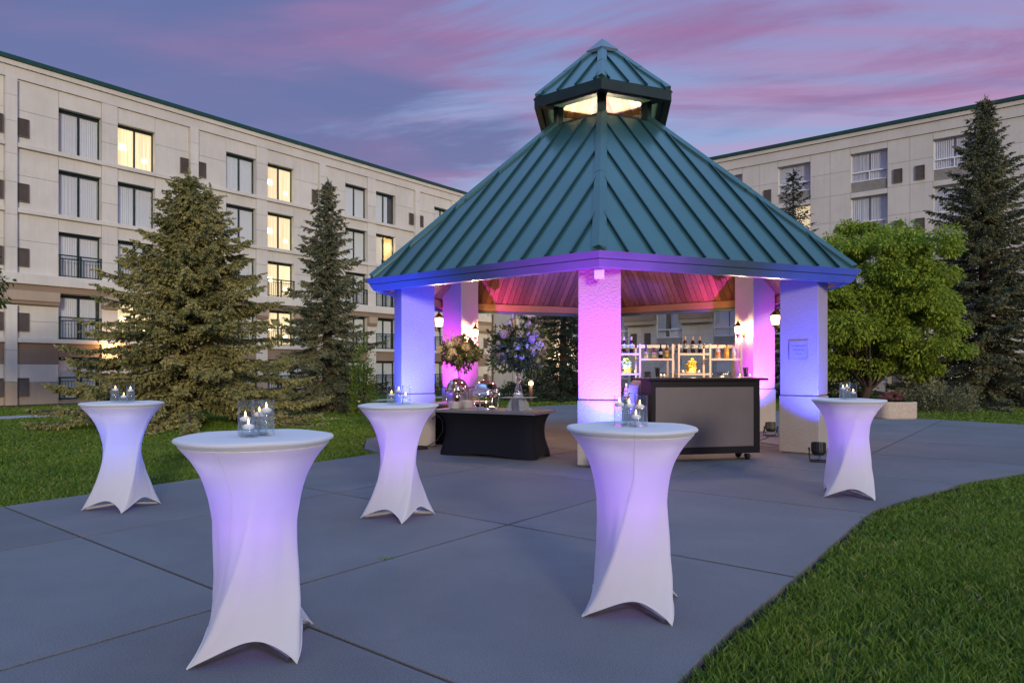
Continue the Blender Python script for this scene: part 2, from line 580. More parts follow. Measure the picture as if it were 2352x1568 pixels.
M['votive_glow'] = glow('votive_glow', (1.0, 0.70, 0.36), 7.0)
M['led'] = glow('led_puck', (0.75, 0.70, 1.0), 4.0)
M['strip'] = glow('shelf_light_strip', (1.0, 0.66, 0.34), 4.0)
M['lantern_glass'] = glow('lantern_glass', (1.0, 0.72, 0.36), 14.0, 0.6)
M['bollard_glass'] = glow('bollard_glass', (1.0, 0.66, 0.34), 9.0)
M['orange_glass'] = glow('wall_lamp_glass', (1.0, 0.46, 0.10), 12.0)
M['bronze'] = surf('aged_bronze', (0.12, 0.065, 0.03), 0.4, metal=0.8, var=0.2)
M['bollard'] = surf('brown_bollard_metal', (0.10, 0.065, 0.055), 0.5, metal=0.2, var=0.1)
M['shelf'] = surf('champagne_shelf_metal', (0.36, 0.26, 0.19), 0.35, metal=0.6, var=0.05)
M['shelf_glass'] = glassy('shelf_board_glass', (0.96, 0.95, 0.93), 0.15, 1.45, body=(0.85, 0.78, 0.68), body_fac=0.35)
M['bin'] = surf('beige_bin', (0.55, 0.47, 0.44), 0.5, var=0.05)
M['bark'] = surf('bark', (0.085, 0.06, 0.045), 0.95, var=0.3, vscale=14, bump=1.0, bscale=35, bdist=0.02)
M['spruce'] = leafy('spruce_needles', (0.060, 0.095, 0.036), (0.54, 0.49, 0.19), 0.18)  # warm light falling on the big spruce is put into this raised colour
M['spruce_blue'] = leafy('dark_spruce_needles', (0.034, 0.070, 0.052), (0.32, 0.31, 0.15), 0.15)  # raised likewise, warm light is part of the needle colour
M['spruce_dark'] = leafy('shaded_spruce_needles', (0.012, 0.028, 0.020), (0.040, 0.065, 0.038), 0.1)  # darker needle copy, shade put into its colour
M['rust_twig'] = leafy('dead_spruce_twigs', (0.16, 0.06, 0.03), (0.32, 0.14, 0.08), 0.1)
M['leaf'] = leafy('tree_leaves', (0.09, 0.18, 0.018), (0.42, 0.52, 0.06), 0.35)  # leaf colour raised to hold the warm light on the tree
M['leaf_dark'] = leafy('shrub_leaves', (0.02, 0.045, 0.012), (0.06, 0.11, 0.025), 0.25)
M['sedum'] = leafy('sedum_heads', (0.13, 0.04, 0.035), (0.30, 0.12, 0.09), 0.1)
M['bouquet_leaf'] = leafy('bouquet_leaves', (0.02, 0.045, 0.015), (0.12, 0.16, 0.05), 0.25)
M['aggregate'] = surf('exposed_aggregate', (0.52, 0.44, 0.35), 0.9, var=0.08, vscale=6, bump=0.8, bscale=90, bdist=0.006, speck=0.5, sscale=90)
for nm, c in (('petal_white', (0.80, 0.78, 0.70)), ('petal_pink', (0.74, 0.56, 0.58)), ('petal_lilac', (0.46, 0.42, 0.66)), ('petal_cream', (0.76, 0.66, 0.46))):
    M[nm] = leafy(nm, tuple(v * 0.75 for v in c), c, 0.25)
for nm, c in (('lemon', (0.80, 0.56, 0.05)), ('lime', (0.30, 0.42, 0.05)), ('orange_fruit', (0.75, 0.32, 0.04))):
    M[nm] = surf(nm, c, 0.4, var=0.08, vscale=30, bump=0.2, bscale=200)
for nm, t in (('wine', (0.05, 0.012, 0.015)), ('amber', (0.42, 0.13, 0.02)), ('red_liquor', (0.55, 0.05, 0.02)), ('dark_bottle', (0.02, 0.015, 0.02)),
              ('yellow_liquor', (0.90, 0.55, 0.08)), ('clear_bottle', (0.86, 0.84, 0.90)), ('rose_liquor', (0.85, 0.35, 0.20))):
    M['b_' + nm] = glassy('bottle_' + nm, t, 0.02, 1.5, body=tuple(min(1, v * 1.1 + 0.01) for v in t), body_fac=0.45, base=0.03)
for nm, c in (('l_cream', (0.70, 0.64, 0.50)), ('l_mint', (0.55, 0.68, 0.62)), ('l_orange', (0.72, 0.27, 0.07)), ('l_yellow', (0.80, 0.50, 0.06)),
              ('l_grey', (0.35, 0.33, 0.32)), ('l_navy', (0.05, 0.06, 0.13)), ('foil_tan', (0.62, 0.36, 0.14)), ('foil_black', (0.02, 0.018, 0.02)),
              ('foil_red', (0.55, 0.08, 0.06)), ('foil_green', (0.06, 0.08, 0.02)), ('foil_purple', (0.10, 0.04, 0.10)), ('foil_brown', (0.10, 0.045, 0.02))):
    M[nm] = surf(nm, c, 0.5, var=0.06, vscale=60)


# ------------------------------------------------------------------ mesh kit
class MB:
    """collects simple solids into one mesh"""

    def __init__(self):
        self.v, self.f = [], []

    def add(self, vs, fs):
        o = len(self.v)
        self.v += [tuple(p) for p in vs]
        self.f += [tuple(i + o for i in f) for f in fs]
        return self

    def box(self, x0, x1, y0, y1, z0, z1):
        return self.add([(x0, y0, z0), (x1, y0, z0), (x1, y1, z0), (x0, y1, z0), (x0, y0, z1), (x1, y0, z1), (x1, y1, z1), (x0, y1, z1)],
                        [(0, 3, 2, 1), (4, 5, 6, 7), (0, 1, 5, 4), (1, 2, 6, 5), (2, 3, 7, 6), (3, 0, 4, 7)])

    def bar(self, a, b, w, h=None, up=(0, 0, 1)):
        """square bar from a to b"""
        h = h or w
        a, b = Vector(a), Vector(b)
        d = (b - a).normalized()
        u = Vector(up)
        if abs(d.dot(u)) > 0.98:
            u = Vector((0, 1, 0))
        s = d.cross(u).normalized() * (w / 2)
        t = s.cross(d).normalized() * (h / 2)
        vs = [a - s - t, a + s - t, a + s + t, a - s + t, b - s - t, b + s - t, b + s + t, b - s + t]
        return self.add(vs, [(0, 3, 2, 1), (4, 5, 6, 7), (0, 1, 5, 4), (1, 2, 6, 5), (2, 3, 7, 6), (3, 0, 4, 7)])

    def tube(self, pts, r, seg=8, cap=True):
        pts = [Vector(p) for p in pts]
        rr = r if isinstance(r, (list, tuple)) else [r] * len(pts)
        o = len(self.v)
        prev = None
        for i, p in enumerate(pts):
            d = (pts[min(i + 1, len(pts) - 1)] - pts[max(i - 1, 0)]).normalized()
            if prev is None:
                u = Vector((0, 0, 1)) if abs(d.z) < 0.9 else Vector((1, 0, 0))
                prev = d.cross(u).normalized()
            s = (prev - d * prev.dot(d)).normalized()
            prev = s
            t = d.cross(s)
            for k in range(seg):
                a = 2 * math.pi * k / seg
                self.v.append(tuple(p + (s * math.cos(a) + t * math.sin(a)) * rr[i]))
        for i in range(len(pts) - 1):
            for k in range(seg):
                k2 = (k + 1) % seg
                self.f.append((o + i * seg + k, o + i * seg + k2, o + (i + 1) * seg + k2, o + (i + 1) * seg + k))
        if cap:
            self.f.append(tuple(o + k for k in reversed(range(seg))))
            self.f.append(tuple(o + (len(pts) - 1) * seg + k for k in range(seg)))
        return self

    def lathe(self, prof, seg=24, c=(0, 0, 0), sx=1.0, sy=1.0, rot=0.0):
        """profile [(r, z)...] spun round Z; end points at r = 0 close it"""
        o = len(self.v)
        idx = []
        for r, z in prof:
            if r < 1e-6:
                idx.append([len(self.v)])
                self.v.append((c[0], c[1], c[2] + z))
            else:
                row = []
                for k in range(seg):
                    a = 2 * math.pi * k / seg + rot
                    row.append(len(self.v))
                    self.v.append((c[0] + r * math.cos(a) * sx, c[1] + r * math.sin(a) * sy, c[2] + z))
                idx.append(row)
        for A, B in zip(idx, idx[1:]):
            for k in range(seg):
                k2 = (k + 1) % seg
                if len(A) == 1 and len(B) == 1:
                    break
                if len(A) == 1:
                    self.f.append((A[0], B[k2], B[k]))
                elif len(B) == 1:
                    self.f.append((A[k], A[k2], B[0]))
                else:
                    self.f.append((A[k], A[k2], B[k2], B[k]))
        return self

    def prism(self, poly, z0, z1):
        n = len(poly)
        vs = [(x, y, z0) for x, y in poly] + [(x, y, z1) for x, y in poly]
        fs = [tuple(reversed(range(n))), tuple(range(n, 2 * n))]
        fs += [(i, (i + 1) % n, n + (i + 1) % n, n + i) for i in range(n)]
        return self.add(vs, fs)

    def xform(self, mat):
        self.v = [tuple(mat @ Vector(p)) for p in self.v]
        return self

    def mesh(self, name, mat, smooth=False):
        me = bpy.data.meshes.new(name)
        me.from_pydata(self.v, [], self.f)
        me.materials.append(mat)
        if smooth:
            me.shade_smooth()
        me.update()
        return me

    def build(self, name, mat, parent=None, smooth=False, bevel=0.0):
        me = self.mesh(name, mat, smooth)
        if bevel:
            bm = bmesh.new()
            bm.from_mesh(me)
            bmesh.ops.recalc_face_normals(bm, faces=bm.faces)
            bmesh.ops.bevel(bm, geom=[e for e in bm.edges if len(e.link_faces) == 2 and e.calc_face_angle(0) > 0.6], offset=bevel, segments=2, affect='EDGES', profile=0.6)
            bm.to_mesh(me)
            bm.free()
        return link(name, me, parent)


def link(name, me, parent=None):
    o = bpy.data.objects.new(name, me)
    COL.objects.link(o)
    if parent is not None:
        o.parent = parent
    return o


def tag(o, label=None, cat=None, group=None, kind=None):
    if label:
        o['label'] = label
    if cat:
        o['category'] = cat
    if group:
        o['group'] = group
    if kind:
        o['kind'] = kind
    return o


def thing(name, label, cat, loc=(0, 0, 0), rz=0.0, group=None):
    o = bpy.data.objects.new(name, None)
    COL.objects.link(o)
    o.location = loc
    o.rotation_euler = (0, 0, rz)
    o.empty_display_size = 0.2
    return tag(o, label, cat, group)


def copy_tree(o, parent=None):
    c = o.copy()
    COL.objects.link(c)
    c.parent = parent
    for ch in o.children:
        copy_tree(ch, c)
    return c


def at(o, loc=None, rz=None):
    if loc is not None:
        o.location = loc
    if rz is not None:
        o.rotation_euler = (0, 0, rz)
    return o


def lamp(name, kind, energy, col, parent, loc=(0, 0, 0), size=0.05, aim=None, angle=60, blend=0.6):
    d = bpy.data.lights.new(name, kind)
    d.energy = energy
    d.color = col
    d.shadow_soft_size = size
    o = bpy.data.objects.new(name, d)
    COL.objects.link(o)
    o.parent = parent
    o.location = loc
    if kind == 'SPOT':
        d.spot_size = R(angle)
        d.spot_blend = blend
    if aim is not None:
        o.rotation_euler = (Vector(aim) - Vector(loc)).to_track_quat('-Z', 'Y').to_euler()
    return o


def np_mesh(name, V, F, mat, parent=None, smooth=False):
    """big mesh from numpy arrays of vertices and equal-sized faces"""
    me = bpy.data.meshes.new(name)
    k = F.shape[1]
    me.vertices.add(len(V))
    me.vertices.foreach_set('co', np.ascontiguousarray(V, dtype=np.float32).ravel())
    me.loops.add(F.size)
    me.loops.foreach_set('vertex_index', np.ascontiguousarray(F, dtype=np.int32).ravel())
    me.polygons.add(len(F))
    me.polygons.foreach_set('loop_start', np.arange(0, F.size, k, dtype=np.int32))
    me.polygons.foreach_set('loop_total', np.full(len(F), k, dtype=np.int32))
    me.materials.append(mat)
    me.update(calc_edges=True)
    if smooth:
        me.shade_smooth()
    return link(name, me, parent)


def gp(x, y, z=0.0):
    """photo pixel (2352 wide) on the horizontal plane at height z"""
    Z = F_PX * (EYE - z) / (y - HOR)
    return ((x - CX) / F_PX * Z, Z)


def atz(x, Z):
    return (x - CX) / F_PX * Z


def zat(y, Z):
    return EYE + (HOR - y) * Z / F_PX


# building axes
TA = 0.6697
AX = np.array([math.sin(TA), math.cos(TA)])
BX = np.array([math.cos(TA), -math.sin(TA)])


# ------------------------------------------------------------------ ground
def ab(a, b):
    p = AX * a + BX * b
    return (float(p[0]), float(p[1]))


def lawn_z(b):
    t = min(max((-b - 12.0) / 21.0, 0.0), 1.0)
    return -0.045 - 0.15 * t


g = MB()
bs = [700, 60, 10, -12, -33, -60, -700]
rows = []
for b in bs:
    rows.append([(*ab(a, b), lawn_z(b)) for a in (-700, -20, 0, 20, 40, 80, 900)])
for r0, r1 in zip(rows, rows[1:]):
    for k in range(6):
        g.add([r0[k], r0[k + 1], r1[k + 1], r1[k]], [(3, 2, 1, 0)])
tag(g.build('ground', M['turf']), kind='structure')

PLAZA = [(-11.7, -3), (-3.5, -3), (0.74, 3.01), (1.2, 3.66), (1.9, 4.54), (3.0, 5.98), (3.59, 6.72), (4.43, 7.41), (5.68, 8.41), (6.81, 9.04),
         (10, 10.2), (20, 12), (20, 13), (12.8, 17), (11.36, 19.28), (8, 24), (2.2, 26.6), (0.3, 24.5), (-0.3, 19.5), (-1.9, 17.2), (-2.9, 13.5),
         (-2.6, 11.9), (-2.2, 11.25), (-3.3, 9.6), (-4.04, 8.58), (-4.82, 7.41), (-5.17, 6.87)]
bed = MB()
bp = []          # the soil bed shows as a thin ragged edge outside the slabs
for k in range(len(PLAZA)):
    p0, p1, p2 = (Vector(PLAZA[(k + d_) % len(PLAZA)]) for d_ in (-1, 0, 1))
    e0, e1 = (p1 - p0).normalized(), (p2 - p1).normalized()
    nn = (Vector((e0.y, -e0.x)) + Vector((e1.y, -e1.x))).normalized()
    bp.append((p1.x + nn.x * 0.05, p1.y + nn.y * 0.05))
bed.add([(x, y, -0.040) for x, y in bp], [tuple(range(len(bp)))])
plaza = tag(bed.build('plaza', M['soil']), kind='structure')

bm = bmesh.new()
bm.faces.new([bm.verts.new((x, y, 0)) for x, y in PLAZA])


def cut(co, no, keep=lambda c: True):
    fs = [f for f in bm.faces if keep(f.calc_center_median())]
    ge = set(fs)
    for f in fs:
        ge.update(f.edges)
        ge.update(f.verts)
    bmesh.ops.bisect_plane(bm, geom=list(ge), plane_co=(*co, 0), plane_no=(*no, 0))


acoord = lambda c: c.x * AX[0] + c.y * AX[1]
for k in range(-3, 12):
    cut(ab(2.2 + 2.54 * k, 0), AX)
for b in (-8.8, -6.3, -3.8):
    cut(ab(0, b), BX, lambda c: acoord(c) < 9.8)
for b in (-6.3, -2.3, 0.2, 2.7, 5.2, 7.7):
    cut(ab(0, b), BX, lambda c: acoord(c) > 9.8)
polys = [[(v.co.x, v.co.y) for v in f.verts] for f in bm.faces if f.calc_area() > 0.01]
bm.free()
for poly in polys:
    b2 = bmesh.new()
    f = b2.faces.new([b2.verts.new((x, y, 0)) for x, y in poly])
    b2.normal_update()
    if f.normal.z < 0:
        f.normal_flip()
    bmesh.ops.dissolve_degenerate(b2, dist=0.001, edges=b2.edges)
    fs = list(b2.faces)
    rr_ = bmesh.ops.inset_region(b2, faces=fs, thickness=0.012, use_boundary=True, use_even_offset=True)
    bmesh.ops.delete(b2, geom=rr_['faces'], context='FACES')
    top = list(b2.faces)
    ex = bmesh.ops.extrude_face_region(b2, geom=top)
    vs = [e for e in ex['geom'] if isinstance(e, bmesh.types.BMVert)]
    bmesh.ops.translate(b2, verts=vs, vec=(0, 0, -0.09))
    for f in b2.faces:
        pass
    bmesh.ops.recalc_face_normals(b2, faces=b2.faces)
    me = bpy.data.meshes.new('slab')
    b2.to_mesh(me)
    b2.free()
    me.materials.append(M['concrete'])
    link('slab', me, plaza)

# footpath along the far lawn, in front of the left wing
w = MB()
for k in range(22):
    a0 = -14 + k * 3.0
    p = [(*ab(a0 + 0.01, -26.2), lawn_z(-26.2) + 0.03), (*ab(a0 + 2.99, -26.2), lawn_z(-26.2) + 0.03),
         (*ab(a0 + 2.99, -24.5), lawn_z(-24.5) + 0.03), (*ab(a0 + 0.01, -24.5), lawn_z(-24.5) + 0.03)]
    w.add(p, [(3, 2, 1, 0)])
tag(w.build('footpath', M['walk']), kind='structure')
mu = MB()
mu.add([(*ab(-20, -35), -0.165), (*ab(40, -35), -0.165), (*ab(40, -33.6), -0.165), (*ab(-20, -33.6), -0.165)], [(3, 2, 1, 0)])
tag(mu.build('planting_bed', M['mulch']), kind='structure')


# ------------------------------------------------------------------ grass blades
def inside(P, poly):
    x, y = P[:, 0], P[:, 1]
    c = np.zeros(len(P), bool)
    n_ = len(poly)
    for i in range(n_):
        x0, y0 = poly[i]
        x1, y1 = poly[(i + 1) % n_]
        if y0 == y1:
            continue
        k = ((y0 > y) != (y1 > y)) & (x < (x1 - x0) * (y - y0) / (y1 - y0) + x0)
        c ^= k
    return c


def value_noise(P, scale, seed):
    r_ = np.random.default_rng(seed)
    T = r_.random((64, 64))
    q = P / scale
    i = np.floor(q).astype(int)
    fr_ = q - i
    fr_ = fr_ * fr_ * (3 - 2 * fr_)
    g_ = lambda dx, dy: T[(i[:, 0] + dx) % 64, (i[:, 1] + dy) % 64]
    return (g_(0, 0) * (1 - fr_[:, 0]) + g_(1, 0) * fr_[:, 0]) * (1 - fr_[:, 1]) + (g_(0, 1) * (1 - fr_[:, 0]) + g_(1, 1) * fr_[:, 0]) * fr_[:, 1]


pts, zs = [], []
zz = 2.2
while zz < 34:
    dz = 0.12 * zz
    zm = zz + dz / 2
    area = 1.72 * zm * dz
    nn = int(area * min(7500, 7500 * (4.5 / zm) ** 2.15))
    Z = rng.uniform(zz, zz + dz, nn)
    X = rng.uniform(-0.86, 0.86, nn) * Z
    pts.append(np.stack([X, Z], 1))
    zz += dz
P = np.concatenate(pts)
P = P[~inside(P, [(x, y) for x, y in PLAZA])]
bc = P @ BX
P = P[(bc > -33.5) & ~((bc < -24.4) & (bc > -26.3))]
bc = P @ BX
cl = value_noise(P, 0.22, 3) * 0.6 + value_noise(P, 0.9, 5) * 0.5
near = inside(P + rng.normal(0, 0.022, P.shape), bp)      # sparse, trodden blades at the paving edge
keepm = (rng.random(len(P)) < np.clip(0.35 + cl, 0, 1)) & ~(near & (rng.random(len(P)) < 0.75))
P, bc, cl = P[keepm], bc[keepm], cl[keepm]
N = len(P)
d = P[:, 1]
wd = 0.0045 * np.maximum(1, d / 4.0) ** 1.05 * rng.uniform(0.7, 1.4, N)
ht = (0.042 + 0.022 * cl) * rng.uniform(0.6, 1.35, N)
ang = rng.uniform(0, 2 * np.pi, N)
lean = rng.uniform(0.2, 1.1, N) * ht
la = rng.uniform(0, 2 * np.pi, N)
base = np.column_stack([P, -0.046 - 0.15 * np.clip((-bc - 12) / 21, 0, 1)])
sx = np.column_stack([np.cos(ang), np.sin(ang), np.zeros(N)]) * wd[:, None]
ld = np.column_stack([np.cos(la), np.sin(la), np.zeros(N)]) * lean[:, None]
up = np.column_stack([np.zeros(N), np.zeros(N), ht])
mid = base + up * 0.62 + ld * 0.35
V = np.stack([base - sx, base + sx, mid + sx * 0.75, mid - sx * 0.75, base + up + ld], 1).reshape(-1, 3)
o = np.arange(N)[:, None] * 5
F = np.concatenate([o + np.array([[0, 1, 2]]), o + np.array([[0, 2, 3]]), o + np.array([[3, 2, 4]])])
tag(np_mesh('grass', V, F, M['grass']), 'short green mown grass covering the lawns on both sides', 'grass', kind='stuff')

# a small weed in a paving joint
wd_ = thing('weed', 'small green weed growing from the paving joint between tables', 'weed', (*gp(882, 1284), 0.0))
V, F = [], []
r_ = random.Random(3)
for k in range(30):
    a, ln_ = r_.uniform(0, 6.28), r_.uniform(0.015, 0.04)
    x0, y0 = r_.uniform(-0.05, 0.05), r_.uniform(-0.012, 0.012)
    o_ = len(V)
    V += [(x0 - 0.004, y0, -0.02), (x0 + 0.004, y0, -0.02), (x0 + ln_ * math.cos(a), y0 + ln_ * math.sin(a), r_.uniform(0.008, 0.03))]
    F.append((o_, o_ + 1, o_ + 2))
np_mesh('weed_leaves', np.array(V), np.array(F), M['grass'], wd_)


# ------------------------------------------------------------------ hotel wings
Z0 = 28.9
WL0 = np.array([(0 - CX) / F_PX * Z0, Z0])          # left wing: wall point at the photo's left edge
CORNER = WL0 + 32.75 * AX
left_wing = thing('hotel_building', 'long cream five storey hotel wing with dark green frames behind the spruces', 'building',
                  (float(WL0[0]), float(WL0[1]), 0), math.atan2(AX[1], AX[0]))
right_wing = thing('hotel_building', 'pale hotel wing with white framed windows and louvred grilles behind the leafy tree', 'building',
                   (float(CORNER[0]), float(CORNER[1]), 0), math.atan2(BX[1], BX[0]))
# in both: local x runs along the wall to the right, -y faces the courtyard


def bx(x0, x1, y0, y1, z0, z1):
    return MB().box(x0, x1, y0, y1, z0, z1)


def curtain_mesh(w_, h_, waves, depth, seed):
    r_ = random.Random(seed)
    nx = waves * 6
    mb = MB()
    ph = [r_.uniform(0, 6.28) for _ in range(4)]
    for i in range(nx + 1):
        u = i / nx
        x = u * w_
        y = depth * (math.sin(u * waves * 6.283 + ph[0]) + 0.5 * math.sin(u * waves * 2.3 * 6.283 + ph[1]))
        mb.v.append((x, y * 1.15, 0))
        mb.v.append((x, y, h_))
    for i in range(nx):
        mb.f.append((2 * i, 2 * i + 2, 2 * i + 3, 2 * i + 1))
    return mb


CUR = {}


def curtain(parent, x0, x1, z0, z1, y, lit, seed):
    key = (round(x1 - x0, 2), round(z1 - z0, 2), lit, seed % 4)
    if key not in CUR:
        CUR[key] = curtain_mesh(x1 - x0, z1 - z0, 9 + 2 * (seed % 4), 0.018, seed).mesh('curtain', M['curtain_lit'] if lit else M['curtain'], True)
    o = link('curtain', CUR[key], parent)
    o.location = (x0, y, z0)
    return o


MESH = {}


def shared(key, make, mat, smooth=False):
    if key not in MESH:
        MESH[key] = make().mesh(key[0], mat, smooth)
    return MESH[key]


def left_window(x0, z0, w_, h_, rail, lit, seed):
    """tall two-leaf window in a deep reveal; origin of the frame mesh at its lower left corner"""
    def fr():
        f = MB()
        f.box(0, 0.05, 0.10, 0.17, 0, h_).box(w_ - 0.05, w_, 0.10, 0.17, 0, h_)
        f.box(0.05, w_ - 0.05, 0.10, 0.17, h_ - 0.13, h_).box(0.05, w_ - 0.05, 0.10, 0.17, 0, 0.04)
        f.box(w_ / 2 - 0.035, w_ / 2 + 0.035, 0.095, 0.175, 0.04, h_ - 0.13)
        return f
    win = link('window', shared(('window_frame', w_, h_), fr, M['frame_dark']), left_wing)
    win.location = (x0, 0.12, z0)
    for a0, a1 in ((0.05, w_ / 2 - 0.035), (w_ / 2 + 0.035, w_ - 0.05)):
        p = link('pane', shared(('pane', round(a1 - a0, 3), h_, lit), lambda: MB().add([(0, 0, 0), (a1 - a0, 0, 0), (a1 - a0, 0, h_ - 0.17), (0, 0, h_ - 0.17)], [(0, 1, 2, 3)]), M['pane_lit' if lit else 'pane']), win)
        p.location = (a0, 0.135, 0.04)

    def bk():
        r_ = MB()
        r_.add([(0, 0.19, 0), (w_, 0.19, 0), (w_, 1.6, 0), (0, 1.6, 0), (0, 0.19, h_), (w_, 0.19, h_), (w_, 1.6, h_), (0, 1.6, h_)],
               [(0, 1, 2, 3), (7, 6, 5, 4), (3, 2, 6, 7), (0, 3, 7, 4), (2, 1, 5, 6)])
        return r_
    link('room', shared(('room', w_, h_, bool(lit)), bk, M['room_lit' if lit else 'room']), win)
    r_ = random.Random(seed)
    if lit == 2:          # right leaf open to the lit room: lamp on a table, picture on the wall
        curtain(win, 0.05, w_ * 0.46, 0.02, h_ - 0.02, 0.185, False, seed)
        MB().lathe([(0.0, 0.0), (0.16, 0.0), (0.11, 0.26), (0.0, 0.26)], 16, (w_ * 0.66, 0.9, 0.62)).build('lamp_shade', M['lamp_shade'], win)
        bx(w_ * 0.55, w_ * 0.95, 0.75, 1.2, 0.02, 0.5).build('cabinet', M['room'], win)
        bx(w_ * 0.62, w_ * 0.80, 1.55, 1.58, 1.05, 1.40).build('picture', M['l_orange'], win)
        lamp('room_light', 'POINT', 30, (1.0, 0.76, 0.45), win, (w_ * 0.7, 0.7, 1.4), 0.1)
    elif lit:
        curtain(win, 0.02, w_ * 0.5, 0.02, h_ - 0.02, 0.185, True, seed)
        curtain(win, w_ * 0.5 + 0.01, w_ - 0.02, 0.02, h_ - 0.02, 0.195, True, seed + 1)
        MB().lathe([(0.0, 0.0), (0.17, 0.0), (0.13, 0.26), (0.0, 0.26)], 16, (0.36, 0.158, h_ * 0.44), sy=0.08).build('lamp_shade', M['lamp_shade'], win)
        MB().lathe([(0.0, 0.0), (0.12, 0.0), (0.09, 0.18), (0.0, 0.18)], 16, (w_ - 0.36, 0.158, h_ * 0.24), sy=0.08).build('lamp_shade', M['lamp_shade'], win)
    else:
        gap = r_.choice([0.0, 0.0, 0.0, 0.05, 0.12]) if seed % 9 else 0.55
        curtain(win, 0.02, w_ * 0.5 - 0.01, 0.02, h_ - 0.02, 0.185, False, seed)
        curtain(win, w_ * 0.5 + 0.01, w_ - 0.02 - gap * 0.8, 0.02, h_ - 0.02, 0.195, False, seed + 2)
    if rail:
        def rl():
            q = MB()
            q.box(-0.02, w_ + 0.02, -0.10, -0.05, 0.97, 1.03)
            q.box(0, w_, -0.09, -0.06, 0.82, 0.85).box(0, w_, -0.09, -0.06, 0.05, 0.09)
            for xx in (0.0, w_ / 2 - 0.04, w_ - 0.06):
                q.box(xx, xx + (0.08 if xx and xx < w_ / 2 else 0.06), -0.10, -0.05, 0.0, 0.97)
            n_ = 14
            for i in range(1, n_):
                xx = w_ * i / n_
                q.box(xx - 0.008, xx + 0.008, -0.083, -0.067, 0.09, 0.82)
            return q
        ro = link('railing', shared(('railing', w_), rl, M['rail_green']), left_wing)
        ro.location = (x0, 0, z0)
    return win


def vent(parent, x0, z0, w_=0.42, h_=0.80):
    def vm():
        q = MB()
        q.box(0, 0.025, -0.06, 0, 0, h_).box(w_ - 0.025, w_, -0.06, 0, 0, h_).box(0.025, w_ - 0.025, -0.06, 0, 0, 0.025).box(0.025, w_ - 0.025, -0.06, 0, h_ - 0.025, h_)
        n_ = 18
        for i in range(n_):
            z = 0.03 + (h_ - 0.06) * i / n_
            q.add([(0.025, -0.045, z), (w_ - 0.025, -0.045, z), (w_ - 0.025, -0.02, z + 0.032), (0.025, -0.02, z + 0.032)], [(0, 1, 2, 3)])
        return q
    v = link('vent', shared(('vent', w_, h_), vm, M['vent_dark']), parent)
    v.location = (x0, 0, z0)
    b = link('back_plate', shared(('vent_back', w_, h_), lambda: bx(0.01, w_ - 0.01, -0.012, -0.002, 0.01, h_ - 0.01), M['vent_back']), v)
    return v


PGAP = 0.007


def panel(parent, x0, x1, z0, z1, proud, mat):
    if x1 - x0 < 0.05 or z1 - z0 < 0.05:
        return
    bx(x0 + PGAP, x1 - PGAP, -proud, 0.0, z0 + PGAP, z1 - PGAP).build('panel', M[mat], parent)


# ---- left wing
ROWS = [(11.13, 13.15), (8.32, 10.36), (5.52, 7.56), (2.72, 4.76), (0.0, 1.92)]
LEDGE = [11.13, 8.32, 5.52, 2.72]
WW = 1.75
cols, piers, pils = [], [], []
for k in range(0, 4):
    p = 0.35 + 7.93 * k
    cols += [(p + 1.82, k, 0), (p + 4.27, k, 1)]
    piers.append((p + 1.82 + WW, p + 4.27))
    pils.append(p)
pils.append(0.35 + 7.93 * 4)
XL0, XL1 = -5.0, 32.05
LIT = {(0, 1, 0): 1, (1, 1, 0): 1, (1, 1, 1): 1, (1, 1, 2): 1, (0, 1, 3): 1, (1, 1, 3): 1, (2, 1, 1): 2}
# backing wall with the window holes
hz = sorted({-0.6, 14.6} | {v for r_ in ROWS for v in r_})
hx = sorted({XL0, XL1} | {c[0] for c in cols} | {c[0] + WW for c in cols})
bw = MB()
for i in range(len(hx) - 1):
    for j in range(len(hz) - 1):
        xm, zm = (hx[i] + hx[i + 1]) / 2, (hz[j] + hz[j + 1]) / 2
        hole = any(c[0] < xm < c[0] + WW for c in cols) and any(r_[0] < zm < r_[1] for r_ in ROWS)
        if not hole:
            bw.add([(hx[i], 0, hz[j]), (hx[i + 1], 0, hz[j]), (hx[i + 1], 0, hz[j + 1]), (hx[i], 0, hz[j + 1])], [(0, 1, 2, 3)])
bw.add([(XL0, 0, -0.6), (XL0, 0, 14.6), (XL0, 12, 14.6), (XL0, 12, -0.6)], [(0, 1, 2, 3)])
bw.add([(XL0, 0, 14.6), (XL1, 0, 14.6), (XL1, 12, 14.6), (XL0, 12, 14.6)], [(0, 1, 2, 3)])
bw.build('wall', M['backing'], left_wing)
rv = MB()
for c in cols:
    for r_ in ROWS:
        x0, x1, z0, z1 = c[0], c[0] + WW, r_[0], r_[1]
        rv.add([(x0, -0.03, z0), (x0, 0.32, z0), (x0, 0.32, z1), (x0, -0.03, z1), (x1, -0.03, z0), (x1, 0.32, z0), (x1, 0.32, z1), (x1, -0.03, z1)],
               [(0, 3, 2, 1), (4, 5, 6, 7), (3, 7, 6, 2), (0, 1, 5, 4)])
rv.build('window_reveal', M['stucco'], left_wing)
